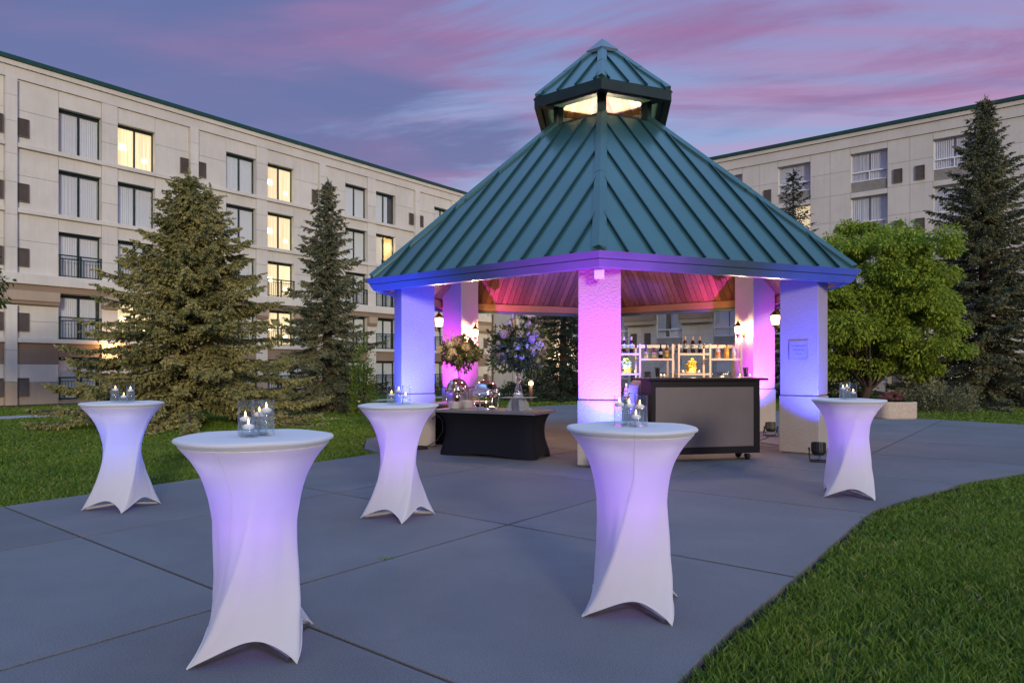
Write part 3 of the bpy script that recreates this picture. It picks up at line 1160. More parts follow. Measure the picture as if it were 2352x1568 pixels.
# field panels storey by storey
zones = [(11.13, 13.89), (8.32, 10.95), (5.52, 8.14), (2.72, 4.2), (-0.3, 2.54)]
for zi, (zb, zt) in enumerate(zones):
    wt = ROWS[zi][1]
    segs = [(XL0, pils[0] - 0.22)]
    for k in range(4):
        segs += [(pils[k] + 0.22, cols[2 * k][0]), (cols[2 * k + 1][0] + WW, pils[k + 1] - 0.22)]
    for (s0, s1) in segs:
        if zi < 4:
            zmid = zb + (1.45 if zi < 3 else 0.75)
            panel(left_wing, s0, s1, zb, zmid, 0.03, 'stucco')
            panel(left_wing, s0, s1, zmid, zt, 0.03, 'stucco')
        else:
            panel(left_wing, s0, s1, zb, 0.81, 0.04, 'tan')
            panel(left_wing, s0, s1, 0.81, 1.60, 0.03, 'stucco')
            panel(left_wing, s0, s1, 1.60, zt, 0.035, 'brown')
    for (x0, _, _) in cols:
        panel(left_wing, x0, x0 + WW, wt, zt, 0.03, 'stucco' if zi < 4 else 'brown')
    for (p0, p1) in piers:
        if zi < 4:
            n_ = 3 if zi < 3 else 2
            for q in range(n_):
                panel(left_wing, p0, p1, zb + (zt - zb) * q / n_, zb + (zt - zb) * (q + 1) / n_, 0.10, 'stucco')
        else:
            panel(left_wing, p0, p1, zb, 0.81, 0.11, 'tan')
            panel(left_wing, p0, p1, 0.81, zt, 0.10, 'stucco')
for p in pils:      # slim projecting pilasters, jointed every couple of metres
    zc = [-0.3, 0.85, 2.2, 4.15]
    for q0, q1 in zip(zc, zc[1:]):
        bx(p - 0.21, p + 0.21, -0.22, 0.0, q0 + 0.006, q1 - 0.006).build('pilaster', M['tan' if q0 < 0 else 'stucco'], left_wing)
    zc = [5.52, 6.6, 8.0, 9.4, 10.6, 12.0, 13.1, 13.86]
    for q0, q1 in zip(zc, zc[1:]):
        bx(p - 0.21, p + 0.21, -0.22, 0.0, q0 + 0.006, q1 - 0.006).build('pilaster', M['stucco'], left_wing)
# string courses between the pilasters, frieze, cornice, green roof edge
edges = [XL0] + [e for p in pils for e in (p - 0.21, p + 0.21)] + [XL1]
for z in LEDGE[:2] + [2.72]:
    for s0, s1 in zip(edges[0::2], edges[1::2]):
        if s1 - s0 > 0.1:
            bx(s0, s1, -0.17, 0.0, z - 0.19, z).build('ledge', M['stucco'], left_wing, bevel=0.02)
bx(XL0, XL1, -0.12, 0.0, 13.89, 14.38).build('frieze', M['stucco'], left_wing)
bx(XL0, XL1, -0.22, 0.0, 14.383, 14.60).build('cornice', M['stucco'], left_wing)
bx(XL0 - 0.1, XL1 + 0.1, -0.32, 0.3, 14.603, 14.78).build('roof_edge', M['cap_green'], left_wing)
bx(XL0, XL1, -0.34, 0.0, 5.06, 5.52).build('cornice', M['stucco'], left_wing, bevel=0.03)
bx(XL0, XL1, -0.22, 0.0, 4.78, 5.057).build('cornice_band', M['brown'], left_wing)
xs_ = [XL0] + [v for c in cols for v in (c[0] - 0.02, c[0] + WW + 0.02)] + [XL1]
for s0, s1 in zip(xs_[0::2], xs_[1::2]):
    bx(s0, s1, -0.30, 0.0, 4.36, 4.777).build('cornice_box', M['tan'], left_wing, bevel=0.01)
    bx(s0, s1, -0.24, 0.0, 4.2, 4.357).build('cornice_foot', M['brown'], left_wing)
sd_ = 1
for (x0, k, j) in cols:
    for zi, (zb, zt) in enumerate(ROWS):
        sd_ += 1
        left_window(x0, zb, WW, zt - zb, zi >= 2, LIT.get((k, j, zi), 0), sd_)
for p in pils:
    for zi, (zb, zt) in enumerate(ROWS):
        for s in (-1, 1):
            xx = p + s * 0.47 - 0.21
            if xx + 0.42 > XL1 or xx < XL0:
                continue
            o_ = vent(left_wing, xx, (zb if zi < 4 else -0.1) + 0.30)
            o_.location.y = -0.04

# ---- chamfered corner between the wings, in grey
ch = thing('hotel_corner_tower', 'plain grey recessed corner wall joining the two hotel wings, seen through the pavilion', 'building', (0, 0, 0))
c0 = WL0 + 32.05 * AX
c1 = CORNER + 1.9 * BX
dv = (c1 - c0) / np.linalg.norm(c1 - c0)
nv = np.array([dv[1], -dv[0]])
for q in range(6):
    z0, z1 = -0.3 + q * 2.45, -0.3 + (q + 1) * 2.45
    pv = [(*(c0 + dv * 0.01), z0 + 0.006), (*(c1 - dv * 0.01), z0 + 0.006)]
    back = [(*(c1 - nv * 0.3), z0), (*(c0 - nv * 0.3), z0)]
    mb = MB()
    mb.prism([(pv[0][0], pv[0][1]), (pv[1][0], pv[1][1]), (back[0][0], back[0][1]), (back[1][0], back[1][1])], z0 + 0.006, z1 - 0.006)
    mb.build('panel', M['stucco_grey'], ch)
mb = MB()
mb.prism([tuple(c0 + nv * 0.2), tuple(c1 + nv * 0.2), tuple(c1 - nv * 0.3), tuple(c0 - nv * 0.3)], 14.41, 14.78)
mb.build('roof_edge', M['cap_green'], ch)
dp = c0 + dv * 0.4 + nv * 0.08
MB().box(dp[0] - 0.05, dp[0] + 0.05, dp[1] - 0.05, dp[1] + 0.05, -0.2, 14.3).build('downpipe', M['bronze'], ch)
dq = c0 + dv * 2.2
mb = MB()
mb.prism([tuple(dq + nv * 0.03), tuple(dq + dv * 1.5 + nv * 0.03), tuple(dq + dv * 1.5 - nv * 0.05), tuple(dq - nv * 0.05)], -0.25, 2.0)
mb.build('service_door', M['stucco'], ch)

# ---- right wing
RW = 1.86
RB = [11.87, 9.07, 6.27, 3.47, 0.67]
RT = [13.46, 10.99, 8.19, 5.39, 2.59]
RU = [22.18 + 3.99 * k for k in range(-5, 5)]
XR0, XR1 = 1.95, 42.0
RLIT = {(22.18, 1)}


def right_rows(u):
    return range(5) if u > 17.5 else (3, 4)


hz = sorted({-0.4, 14.6} | set(RB) | set(RT) | {b - 0.60 for b in RB})
hx = sorted({XR0, XR1} | set(RU) | {u + RW for u in RU})
bw = MB()
for i in range(len(hx) - 1):
    for j in range(len(hz) - 1):
        xm, zm = (hx[i] + hx[i + 1]) / 2, (hz[j] + hz[j + 1]) / 2
        hole = any(u < xm < u + RW and any(RB[q] - 0.60 < zm < RT[q] for q in right_rows(u)) for u in RU)
        if not hole:
            bw.add([(hx[i], 0, hz[j]), (hx[i + 1], 0, hz[j]), (hx[i + 1], 0, hz[j + 1]), (hx[i], 0, hz[j + 1])], [(0, 1, 2, 3)])
bw.add([(XR1, 0, -0.6), (XR1, 12, -0.6), (XR1, 12, 14.6), (XR1, 0, 14.6)], [(0, 1, 2, 3)])
bw.add([(XR0, 0, 14.6), (XR1, 0, 14.6), (XR1, 12, 14.6), (XR0, 12, 14.6)], [(0, 1, 2, 3)])
bw.build('wall', M['backing'], right_wing)
rv = MB()
for u in RU:
    for q in right_rows(u):
        x0, x1, z0, z1 = u, u + RW, RB[q] - 0.60, RT[q]
        rv.add([(x0, -0.03, z0), (x0, 0.32, z0), (x0, 0.32, z1), (x0, -0.03, z1), (x1, -0.03, z0), (x1, 0.32, z0), (x1, 0.32, z1), (x1, -0.03, z1)],
               [(0, 3, 2, 1), (4, 5, 6, 7), (3, 7, 6, 2), (0, 1, 5, 4)])
rv.build('window_reveal', M['stucco_r'], right_wing)


def right_window(u, q, lit, seed):
    zb, h_ = RB[q], RT[q] - RB[q]

    def fr():
        f = MB()
        f.box(0, 0.05, 0.06, 0.14, 0, h_).box(RW - 0.05, RW, 0.06, 0.14, 0, h_)
        f.box(0.05, RW - 0.05, 0.06, 0.14, h_ - 0.04, h_).box(0.05, RW - 0.05, 0.06, 0.14, 0, 0.07)
        f.box(0.05, RW - 0.05, 0.055, 0.145, 0.50, 0.58)
        f.box(RW / 2 - 0.03, RW / 2 + 0.03, 0.06, 0.14, 0.07, 0.50)
        return f
    win = link('window', shared(('right_frame', h_), fr, M['frame_white']), right_wing)
    win.location = (u, 0.10, zb)
    for nm, a0, a1, z0, z1 in (('pane', 0.05, RW - 0.05, 0.58, h_ - 0.04), ('pane', 0.05, RW / 2 - 0.03, 0.07, 0.50), ('pane', RW / 2 + 0.03, RW - 0.05, 0.07, 0.50)):
        p = link(nm, shared(('rpane', round(a1 - a0, 2), round(z1 - z0, 2)), lambda: MB().add([(0, 0, 0), (a1 - a0, 0, 0), (a1 - a0, 0, z1 - z0), (0, 0, z1 - z0)], [(0, 1, 2, 3)]), M['pane']), win)
        p.location = (a0, 0.10, z0)

    def bk():
        r_ = MB()
        r_.add([(0, 0.16, 0), (RW, 0.16, 0), (RW, 1.6, 0), (0, 1.6, 0), (0, 0.16, h_), (RW, 0.16, h_), (RW, 1.6, h_), (0, 1.6, h_)],
               [(0, 1, 2, 3), (7, 6, 5, 4), (3, 2, 6, 7), (0, 3, 7, 4), (2, 1, 5, 6)])
        return r_
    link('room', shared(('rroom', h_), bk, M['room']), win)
    r_ = random.Random(seed)
    g1 = r_.choice([0.0, 0.0, 0.05, 0.35])
    curtain(win, 0.03, RW * 0.52 - g1, 0.02, h_ - 0.02, 0.155, False, seed)
    curtain(win, RW * 0.52 + 0.01, RW - 0.03, 0.02, h_ - 0.02, 0.165, lit, seed + 1)

    def gr():
        q_ = MB()
        q_.box(0, RW, 0.10, 0.12, -0.60, 0.0)
        n_ = 9
        for i in range(n_):
            z = -0.585 + 0.56 * i / n_
            q_.add([(0.03, 0.03, z), (RW - 0.03, 0.03, z), (RW - 0.03, 0.09, z + 0.042), (0.03, 0.09, z + 0.042), (0.03, 0.035, z - 0.01), (RW - 0.03, 0.035, z - 0.01)],
                   [(0, 1, 2, 3), (4, 5, 1, 0)])
        q_.box(0, 0.03, 0.02, 0.10, -0.60, -0.005).box(RW - 0.03, RW, 0.02, 0.10, -0.60, -0.005).box(0, RW, 0.02, 0.10, -0.03, -0.001)
        return q_
    go = link('louvre_grille', shared(('louvre_grille',), gr, M['louver']), right_wing)
    go.location = (u, 0, zb)


sd_ = 900
for u in RU:
    for q in right_rows(u):
        sd_ += 1
        right_window(u, q, (round(u, 2), q) in RLIT, sd_)
# panels between and above the windows
for i in range(len(RU) + 1):
    s0 = RU[i - 1] + RW if i else XR0
    s1 = RU[i] if i < len(RU) else XR1
    sm = (s0 + s1) / 2
    halves = [(s0, sm), (sm, s1)]
    for h0, h1 in halves:
        zc = [13.84, 12.55, 11.27, 9.75, 8.47, 6.95, 5.67] if h0 > 15.5 else []
        for z1, z0 in zip(zc, zc[1:]):
            panel(right_wing, h0, h1, z0, z1, 0.03, 'stucco_r')
        zc = [4.36, 3.6, 2.75, 1.7] if h0 < 26 else [4.36, 2.9, 1.7]
        for z1, z0 in zip(zc, zc[1:]):
            panel(right_wing, h0, h1, z0, z1, 0.03, 'stucco_r')
        panel(right_wing, h0, h1, -0.3, 1.7, 0.04, 'tan' if h0 > 20 else 'stucco_r')
    bx(s0 - 0.04 if i else s0, s1 + 0.04, -0.45, 0.0, 4.36, 4.62).build('cornice_foot', M['tan'], right_wing)
    bx(s0 - 0.04 if i else s0, s1 + 0.04, -0.50, 0.0, 4.623, 5.30).build('cornice_box', M['brown'], right_wing, bevel=0.02)
for u in RU:
    for q in right_rows(u):
        if q == 0:
            panel(right_wing, u, u + RW, RT[0], 13.84, 0.03, 'stucco_r')
        else:
            panel(right_wing, u, u + RW, RT[q], RB[q - 1] - 0.60 if (q - 1) in right_rows(u) else RT[q] + 0.3, 0.03, 'stucco_r')
bx(XR0, XR1, -0.10, 0.0, 13.84, 14.40).build('frieze', M['stucco_r'], right_wing)
bx(XR0, XR1, -0.20, 0.0, 14.403, 14.62).build('cornice', M['stucco_r'], right_wing)
bx(XR0 - 0.1, XR1, -0.30, 0.3, 14.623, 14.80).build('roof_edge', M['cap_green'], right_wing)
for sm in (13.08, 21.07, 29.05, 37.03):
    for s in (-1, 1):
        for q in range(5) if sm > 20 else (3, 4):
            o_ = vent(right_wing, sm + s * 0.52 - 0.22, RB[q] - 0.42 if q < 4 else 0.45, 0.44, 0.76)
            o_.location.y = -0.035

# small lamps on the walls
def wall_lamp(label, parent_frame, x, z, mat, col, e):
    w0, ax_ = parent_frame
    n_ = np.array([ax_[1], -ax_[0]])
    p = w0 + ax_ * x + n_ * 0.04
    t = thing('wall_lamp', label, 'wall lamp', (float(p[0]), float(p[1]), z), math.atan2(ax_[1], ax_[0]), 'lamps on the hotel walls')
    bx(-0.10, 0.10, -0.03, 0.0, -0.15, 0.15).build('back_plate', M['bronze'], t)
    bx(-0.12, 0.12, -0.22, -0.03, 0.10, 0.16).build('hood', M['bronze'], t, bevel=0.01)
    bx(-0.10, 0.10, -0.20, -0.03, -0.10, 0.098).build('lens', M[mat], t)
    lamp('lamp_light', 'POINT', e, col, t, (0, -0.35, -0.02), 0.06)


wall_lamp('orange wall lamp glowing behind the left edge of the big spruce', (WL0, AX), 4.3, 2.45, 'orange_glass', (1.0, 0.45, 0.12), 60)
wall_lamp('white wall lamp glimpsed between tall spruce and leafy tree', (CORNER, BX), 31.4, 1.5, 'bollard_glass', (1.0, 0.78, 0.55), 40)
wall_lamp('warm wall lamp behind the pine seen through the pavilion', (CORNER, BX), 6.5, 2.5, 'bollard_glass', (1.0, 0.66, 0.32), 220)


# ------------------------------------------------------------------ pavilion (hexagonal gazebo)
GC = (1.8246, 13.7339)
PHI = 0.1417
CR, RE, ZE, ZA = 3.8714, 4.6766, 2.963, 7.93
RC, ZC, RBASE, ZB = 1.48, 6.625, 1.12, 6.10
C30, T30 = math.cos(R(30)), math.tan(R(30))
SL = (ZB - ZE) / ((RE - RBASE) * C30)
gaz = thing('garden_pavilion', 'six sided pavilion with teal metal roof, lit lantern top and uplit columns', 'pavilion', (*GC, 0), -PHI)


def hexv(i, r, z=0.0):
    a = R(60 * i)
    return Vector((r * math.sin(a), -r * math.cos(a), z))


def gw(p):
    """pavilion-local point to world"""
    c, s = math.cos(-PHI), math.sin(-PHI)
    return (GC[0] + c * p[0] - s * p[1], GC[1] + s * p[0] + c * p[1], p[2] if len(p) > 2 else 0.0)


def face_matrix(i, qe, ze, slope):
    """x along the eave, y up the slope, z out of the roof; origin at the eave's middle"""
    a = R(60 * i + 30)
    mdir = Vector((math.sin(a), -math.cos(a), 0))
    t = Vector((math.cos(a), math.sin(a), 0))
    c = 1 / math.sqrt(1 + slope * slope)
    y = (-mdir * c + Vector((0, 0, slope * c)))
    z = t.cross(y)
    mt = Matrix((t, y, z)).transposed().to_4x4()
    mt.translation = mdir * qe + Vector((0, 0, ze))
    return mt, c


def strip(s0, s1, re_, rb_):
    """outline of one roof strip between s0 and s1 as (s, q) points"""
    qe, qb = re_ * C30, rb_ * C30
    lim = re_ / 2
    s0, s1 = max(s0, -lim), min(s1, lim)
    if s1 - s0 < 0.004:
        return None
    qt = lambda s: max(qb, abs(s) / T30)
    ks = [s for s in (-rb_ / 2, rb_ / 2) if s0 < s < s1]
    tops = [s1] + sorted(ks, reverse=True) + [s0]
    poly = [(s0, qe), (s1, qe)] + [(s, min(qt(s), qe)) for s in tops]
    res = []
    for p in poly:
        if not res or (abs(p[0] - res[-1][0]) + abs(p[1] - res[-1][1])) > 1e-4:
            res.append(p)
    if len(res) > 2 and abs(res[0][0] - res[-1][0]) + abs(res[0][1] - res[-1][1]) < 1e-4:
        res.pop()
    return res if len(res) >= 3 else None


def roof_faces(parent, re_, rb_, ze, slope, step, mat, rib_mat, cap_w):
    n_ = int(re_ / 2 / step) + 1
    seams = [step * (k + 0.5) for k in range(-n_ - 1, n_ + 1)]
    for i in range(6):
        mt, c = face_matrix(i, re_ * C30, ze, slope)
        for s0, s1 in zip(seams, seams[1:]):
            pl = strip(s0 + 0.004, s1 - 0.004, re_, rb_)
            if not pl:
                continue
            mb = MB()
            pts = [(s, (re_ * C30 - q) / c) for s, q in pl]
            mb.prism(pts, 0.0, 0.02)
            o = mb.build('roof_panel', mat, parent)
            o.matrix_local = mt
        for s in seams:
            if abs(s) > re_ / 2 - 0.06:
                continue
            yt = (re_ * C30 - max(rb_ * C30, abs(s) / T30)) / c
            o = MB().bar((s, -0.015, 0.043), (s, yt, 0.040), 0.024, 0.040).build('seam_rib', rib_mat, parent)
            o.matrix_local = mt
    for i in range(6):
        tl = Vector((math.cos(R(60 * i - 30)), math.sin(R(60 * i - 30)), 0))
        tr = Vector((math.cos(R(60 * i + 30)), math.sin(R(60 * i + 30)), 0))
        zz_ = lambda r: ze + (re_ - r) * C30 * slope
        mb = MB()
        for r0, r1, lift in ((re_ + 0.01, re_ * 0.52 + rb_ * 0.48, 0.0), (re_ * 0.52 + rb_ * 0.48 + 0.04, rb_ * 0.98, 0.006)):
            vs = []
            for r in (r0, r1):
                p = hexv(i, r, zz_(r))
                vs += [p - tl * cap_w + Vector((0, 0, 0.075 + lift)), p + Vector((0, 0, 0.10 + lift)), p + tr * cap_w + Vector((0, 0, 0.075 + lift)),
                       p - tl * cap_w + Vector((0, 0, 0.02)), p + tr * cap_w + Vector((0, 0, 0.02))]
            mb.add(vs, [(0, 1, 6, 5), (1, 2, 7, 6), (3, 0, 5, 8), (2, 4, 9, 7), (3, 4, 2, 1, 0), (5, 6, 7, 9, 8)])
        mb.build('hip_cap', mat, parent)


# deck under the metal, also closes the ceiling
deck = MB()
for i in range(6):
    vs = [hexv(i, RE - 0.02, ZE - 0.02), hexv(i + 1, RE - 0.02, ZE - 0.02), hexv(i + 1, 0.92, ZE - 0.02 + (RE - 0.94) * C30 * SL), hexv(i, 0.92, ZE - 0.02 + (RE - 0.94) * C30 * SL)]
    dn = Vector((0, 0, -0.05))
    deck.add(vs + [v + dn for v in vs], [(0, 1, 2, 3), (7, 6, 5, 4), (0, 4, 5, 1), (2, 6, 7, 3)])
roof = deck.build('roof', M['plank_gap'], gaz)
roof_faces(roof, RE, RBASE, ZE, SL, 0.425, M['roof_teal'], M['roof_rib'], 0.115)


def ring_side(i, r0, r1, z0, z1, r1b=None, r0b=None):
    """one side of a hexagonal ring; r1b / r0b give the radii at the bottom when the faces lean"""
    r1b = r1 if r1b is None else r1b
    r0b = r0 if r0b is None else r0b
    mb = MB()
    vs = [hexv(i, r1b, z0), hexv(i + 1, r1b, z0), hexv(i + 1, r0b, z0), hexv(i, r0b, z0), hexv(i, r1, z1), hexv(i + 1, r1, z1), hexv(i + 1, r0, z1), hexv(i, r0, z1)]
    mb.add(vs, [(0, 3, 2, 1), (4, 5, 6, 7), (0, 1, 5, 4), (1, 2, 6, 5), (2, 3, 7, 6), (3, 0, 4, 7)])
    return mb


for i in range(6):
    ring_side(i, RE - 0.16, RE + 0.075, ZE - 0.085, ZE + 0.005, RE + 0.005).build('gutter', M['fascia'], gaz)
    ring_side(i, RE - 0.12, RE - 0.02, ZE - 0.093, ZE - 0.087).build('gutter_shadow_strip', M['cupola_dark'], gaz)  # dark strip put in as the shadow line under the gutter
    ring_side(i, RE - 0.20, RE + 0.00, ZE - 0.195, ZE - 0.095, RE - 0.075).build('fascia', M['fascia'], gaz)
    ring_side(i, RE - 0.29, RE - 0.215, 2.835, 2.995).build('eave_beam', M['beam'], gaz)
# ceiling boards, face by face, rising from the timber inside the eave
RI, ZI = RE - 0.22, 2.99
ceil = MB()
for i in range(6):
    zt_ = ZI + 0.03 + (RI - 0.98) * C30 * SL
    vs = [hexv(i, RI, ZI + 0.03), hexv(i + 1, RI, ZI + 0.03), hexv(i + 1, 0.98, zt_), hexv(i, 0.98, zt_)]
    ceil.add(vs, [(3, 2, 1, 0)])
ceiling = ceil.build('ceiling', M['plank_gap'], gaz)
PW = 0.142
for i in range(6):
    mt, c = face_matrix(i, RI * C30, ZI, SL)
    n_ = int(RI / 2 / PW) + 1
    for k in range(-n_, n_):
        pl = strip(k * PW + 0.007, (k + 1) * PW - 0.007, RI, 1.0)
        if not pl:
            continue
        cxs = (k + 0.5) * PW
        mb = MB()
        mb.prism([(s - cxs, (RI * C30 - q) / c) for s, q in pl], -0.010, 0.010)
        o = mb.build('ceiling_board', M['plank'], ceiling)
        o.matrix_local = mt @ Matrix.Translation((cxs, 0, 0))

# columns
for i in range(6):
    col = MB()
    h_ = 0.30
    zo, zi_ = 3.22, 3.72
    col.add([(-h_, -h_, 0.965), (h_, -h_, 0.965), (h_, h_, 0.965), (-h_, h_, 0.965), (-h_, -h_, zo), (h_, -h_, zo), (h_, h_, zi_), (-h_, h_, zi_)],
            [(0, 3, 2, 1), (4, 5, 6, 7), (0, 1, 5, 4), (1, 2, 6, 5), (2, 3, 7, 6), (3, 0, 4, 7)])
    c_ = col.build('column', M['col_stucco'], gaz, bevel=0.012)
    c_.location = hexv(i, CR)
    c_.rotation_euler = (0, 0, R(60 * i))
    MB().box(-h_ - 0.012, h_ + 0.012, -h_ - 0.012, h_ + 0.012, 0.025, 0.945).build('column_base', M['col_stucco'], c_, bevel=0.015)
    MB().box(-h_ + 0.03, h_ - 0.03, -h_ + 0.03, h_ - 0.03, -0.02, 0.025).build('column_foot', M['col_joint'], c_)
    MB().box(-h_ + 0.015, h_ - 0.015, -h_ + 0.015, h_ - 0.015, 0.944, 0.966).build('column_joint', M['col_joint'], c_)
    if i == 1:
        pq = MB().box(-h_ - 0.012, -h_ - 0.001, -0.15, 0.15, 1.55, 1.85)
        for (y0, y1, z0, z1) in ((-0.145, 0.145, 1.835, 1.845), (-0.145, 0.145, 1.555, 1.565), (-0.145, -0.135, 1.565, 1.835), (0.135, 0.145, 1.565, 1.835)):
            pq.box(-h_ - 0.016, -h_ - 0.012, y0, y1, z0, z1)
        plq = pq.build('plaque', M['plaque'], c_)
        for row, (txt, sz) in enumerate((('Designated', 0.050), ('Smoking', 0.050), ('Area', 0.050))):
            cu = bpy.data.curves.new('lettering', 'FONT')
            cu.body = txt
            cu.size = sz
            cu.extrude = 0.001
            cu.align_x = 'CENTER'
            tmp = bpy.data.objects.new('lettering', cu)
            COL.objects.link(tmp)
            dg = bpy.context.evaluated_depsgraph_get()
            me = bpy.data.meshes.new_from_object(tmp.evaluated_get(dg))
            me.transform(Matrix.Translation((-h_ - 0.0135, 0, 1.755 - row * 0.065)) @ Euler((R(90), 0, R(-90))).to_matrix().to_4x4())
            bpy.data.objects.remove(tmp)
            me.materials.clear()
            me.materials.append(M['plaque_letter'])
            link('lettering', me, c_)
MB().box(-0.07, 0.07, -RE + 0.22, -RE + 0.34, ZE - 0.33, ZE - 0.195).build('eave_sensor_box', M['white_plastic'], gaz, bevel=0.01)

# lantern top
cup = MB()
for i in range(6):
    a0, a1 = hexv(i, RBASE + 0.05, ZB - 0.10), hexv(i + 1, RBASE + 0.05, ZB - 0.10)
    b0, b1 = hexv(i, 1.03, ZB + 0.075), hexv(i + 1, 1.03, ZB + 0.075)
    c0_, c1_ = hexv(i, 0.90, ZB + 0.075), hexv(i + 1, 0.90, ZB + 0.075)
    d0, d1 = hexv(i, 0.90, ZB - 0.10), hexv(i + 1, 0.90, ZB - 0.10)
    cup.add([a0, a1, b1, b0, c1_, c0_, d1, d0], [(0, 1, 2, 3), (3, 2, 4, 5), (5, 4, 6, 7)])
cupola = cup.build('lantern_curb', M['cupola_dark'], gaz)
for i in range(6):
    p = hexv(i, 0.98)
    mb = MB().box(-0.085, 0.085, -0.07, 0.07, ZB + 0.05, 6.60)
    o = mb.build('lantern_post', M['cupola_dark'], cupola, bevel=0.008)
    o.location = (p.x, p.y, 0)
    o.rotation_euler = (0, 0, R(60 * i))
    ring_side(i, 0.92, 1.04, 6.555, 6.66).build('lantern_header', M['cupola_dark'], cupola)
    g0, g1 = hexv(i, 0.975), hexv(i + 1, 0.975)
    d_ = (g1 - g0).normalized()
    mb = MB()
    mb.add([g0 + d_ * 0.09 + Vector((0, 0, ZB + 0.07)), g1 - d_ * 0.09 + Vector((0, 0, ZB + 0.07)), g1 - d_ * 0.09 + Vector((0, 0, 6.56)), g0 + d_ * 0.09 + Vector((0, 0, 6.56))], [(0, 1, 2, 3)])
    mb.build('lantern_pane', M['pane_lit'], cupola)
    ring_side(i, RC - 0.12, RC + 0.02, 6.44, ZC + 0.005).build('lantern_fascia', M['cupola_dark'], cupola)
    ring_side(i, 1.02, RC - 0.10, 6.50, 6.52).build('lantern_soffit', M['cupola_dark'], cupola)
SLC = (ZA - ZC) / (RC * C30)
lroof = MB()
for i in range(6):
    vs = [hexv(i, RC - 0.01, ZC - 0.01), hexv(i + 1, RC - 0.01, ZC - 0.01), Vector((0, 0, ZA - 0.02))]
    lroof.add(vs, [(0, 1, 2)])
lantern_roof = lroof.build('lantern_roof', M['cupola_dark'], gaz)
roof_faces(lantern_roof, RC, 0.16, ZC, SLC, 0.40, M['roof_teal'], M['roof_rib'], 0.105)
cap = MB()
for i in range(6):
    cap.add([hexv(i, 0.36, ZA - 0.36 * C30 * SLC + 0.13), hexv(i + 1, 0.36, ZA - 0.36 * C30 * SLC + 0.13), Vector((0, 0, ZA + 0.13))], [(0, 1, 2)])
    cap.add([hexv(i, 0.36, ZA - 0.36 * C30 * SLC + 0.13), hexv(i + 1, 0.36, ZA - 0.36 * C30 * SLC + 0.13), hexv(i + 1, 0.36, ZA - 0.36 * C30 * SLC + 0.06), hexv(i, 0.36, ZA - 0.36 * C30 * SLC + 0.06)], [(3, 2, 1, 0)])
cap.build('finial_cap', M['fascia'], lantern_roof)
for i in range(6):
    mt, c = face_matrix(i, 1.36 * C30, ZC + (RC - 1.36) * C30 * SLC - 0.07, SLC)
    for k in range(-5, 5):
        pl = strip(k * PW + 0.003, (k + 1) * PW - 0.003, 1.36, 0.02)
        if not pl:
            continue
        cxs = (k + 0.5) * PW
        mb = MB()
        mb.prism([(s - cxs, (1.36 * C30 - q) / c) for s, q in pl], -0.01, 0.01)
        o = mb.build('lantern_board', M['pine'], lantern_roof)
        o.matrix_local = mt @ Matrix.Translation((cxs, 0, 0))
    MB().bar(hexv(i, 1.0, 6.66 + 0.21), hexv(i, 0.08, 6.66 + 0.21 + 0.92 * C30 * SLC), 0.06, 0.05).build('lantern_rafter', M['cap_green'], lantern_roof)
MB().lathe([(0, 0), (0.10, 0), (0.10, 0.05), (0, 0.05)], 16, (0, 0, 4.30)).build('unseen_pendant_lamp', M['lantern_glass'], gaz)  # unseen pendant, hung low to keep its light off the lantern soffit
MB().tube([(0, 0, 4.35), (0, 0, 7.2)], 0.012, 6).build('unseen_pendant_rod', M['bronze'], gaz)
lamp('unseen_pendant_light', 'POINT', 130, (1.0, 0.70, 0.38), gaz, (0, 0, 4.22), 0.14)
lamp('unseen_uplight', 'SPOT', 420, (1.0, 0.80, 0.52), gaz, (0, 0, 5.42), 0.08, aim=(0, 0, 8), angle=110, blend=0.3)  # unseen spot, put in to light the boards inside the lantern top

# ------------------------------------------------------------------ coach lanterns on the columns' inner faces
def coach_lantern():
    t = thing('wall_lantern', 'x', 'wall lantern')
    MB().lathe([(0, 0), (0.055, 0), (0.05, 0.02), (0, 0.03)], 16).xform(Euler((R(90), 0, 0)).to_matrix().to_4x4() @ Matrix.Scale(1.35, 4, (0, 1, 0))).build('back_plate', M['bronze'], t, True)
    MB().tube([(0, -0.02, 0.0), (0, -0.07, -0.05), (0, -0.13, -0.06), (0, -0.16, -0.01)], [0.012, 0.012, 0.012, 0.014], 8).build('arm', M['bronze'], t, True)
    MB().lathe([(0, -0.10), (0.010, -0.09), (0.014, -0.05), (0.03, -0.02), (0.055, 0.0), (0.055, 0.012), (0, 0.012)], 12, (0, -0.16, 0.0)).build('foot', M['bronze'], t, True)
    MB().lathe([(0, 0.012), (0.05, 0.012), (0.07, 0.10), (0.074, 0.16), (0.062, 0.175), (0, 0.175)], 12, (0, -0.16, 0.0)).build('glass', M['lantern_glass'], t, True)
    for k in range(6):
        a = R(60 * k + 30)
        MB().tube([(0.054 * math.cos(a), -0.16 + 0.054 * math.sin(a), 0.01), (0.073 * math.cos(a), -0.16 + 0.073 * math.sin(a), 0.10), (0.078 * math.cos(a), -0.16 + 0.078 * math.sin(a), 0.175)], 0.004, 5).build('cage_bar', M['bronze'], t)
    MB().lathe([(0, 0.172), (0.085, 0.172), (0.088, 0.185), (0.06, 0.215), (0.025, 0.255), (0.012, 0.27), (0.016, 0.285), (0.006, 0.305), (0, 0.325)], 16, (0, -0.16, 0.0)).build('cap', M['bronze'], t, True)
    lamp('lantern_light', 'POINT', 110, (1.0, 0.60, 0.30), t, (0, -0.16, 0.09), 0.045)
    return t


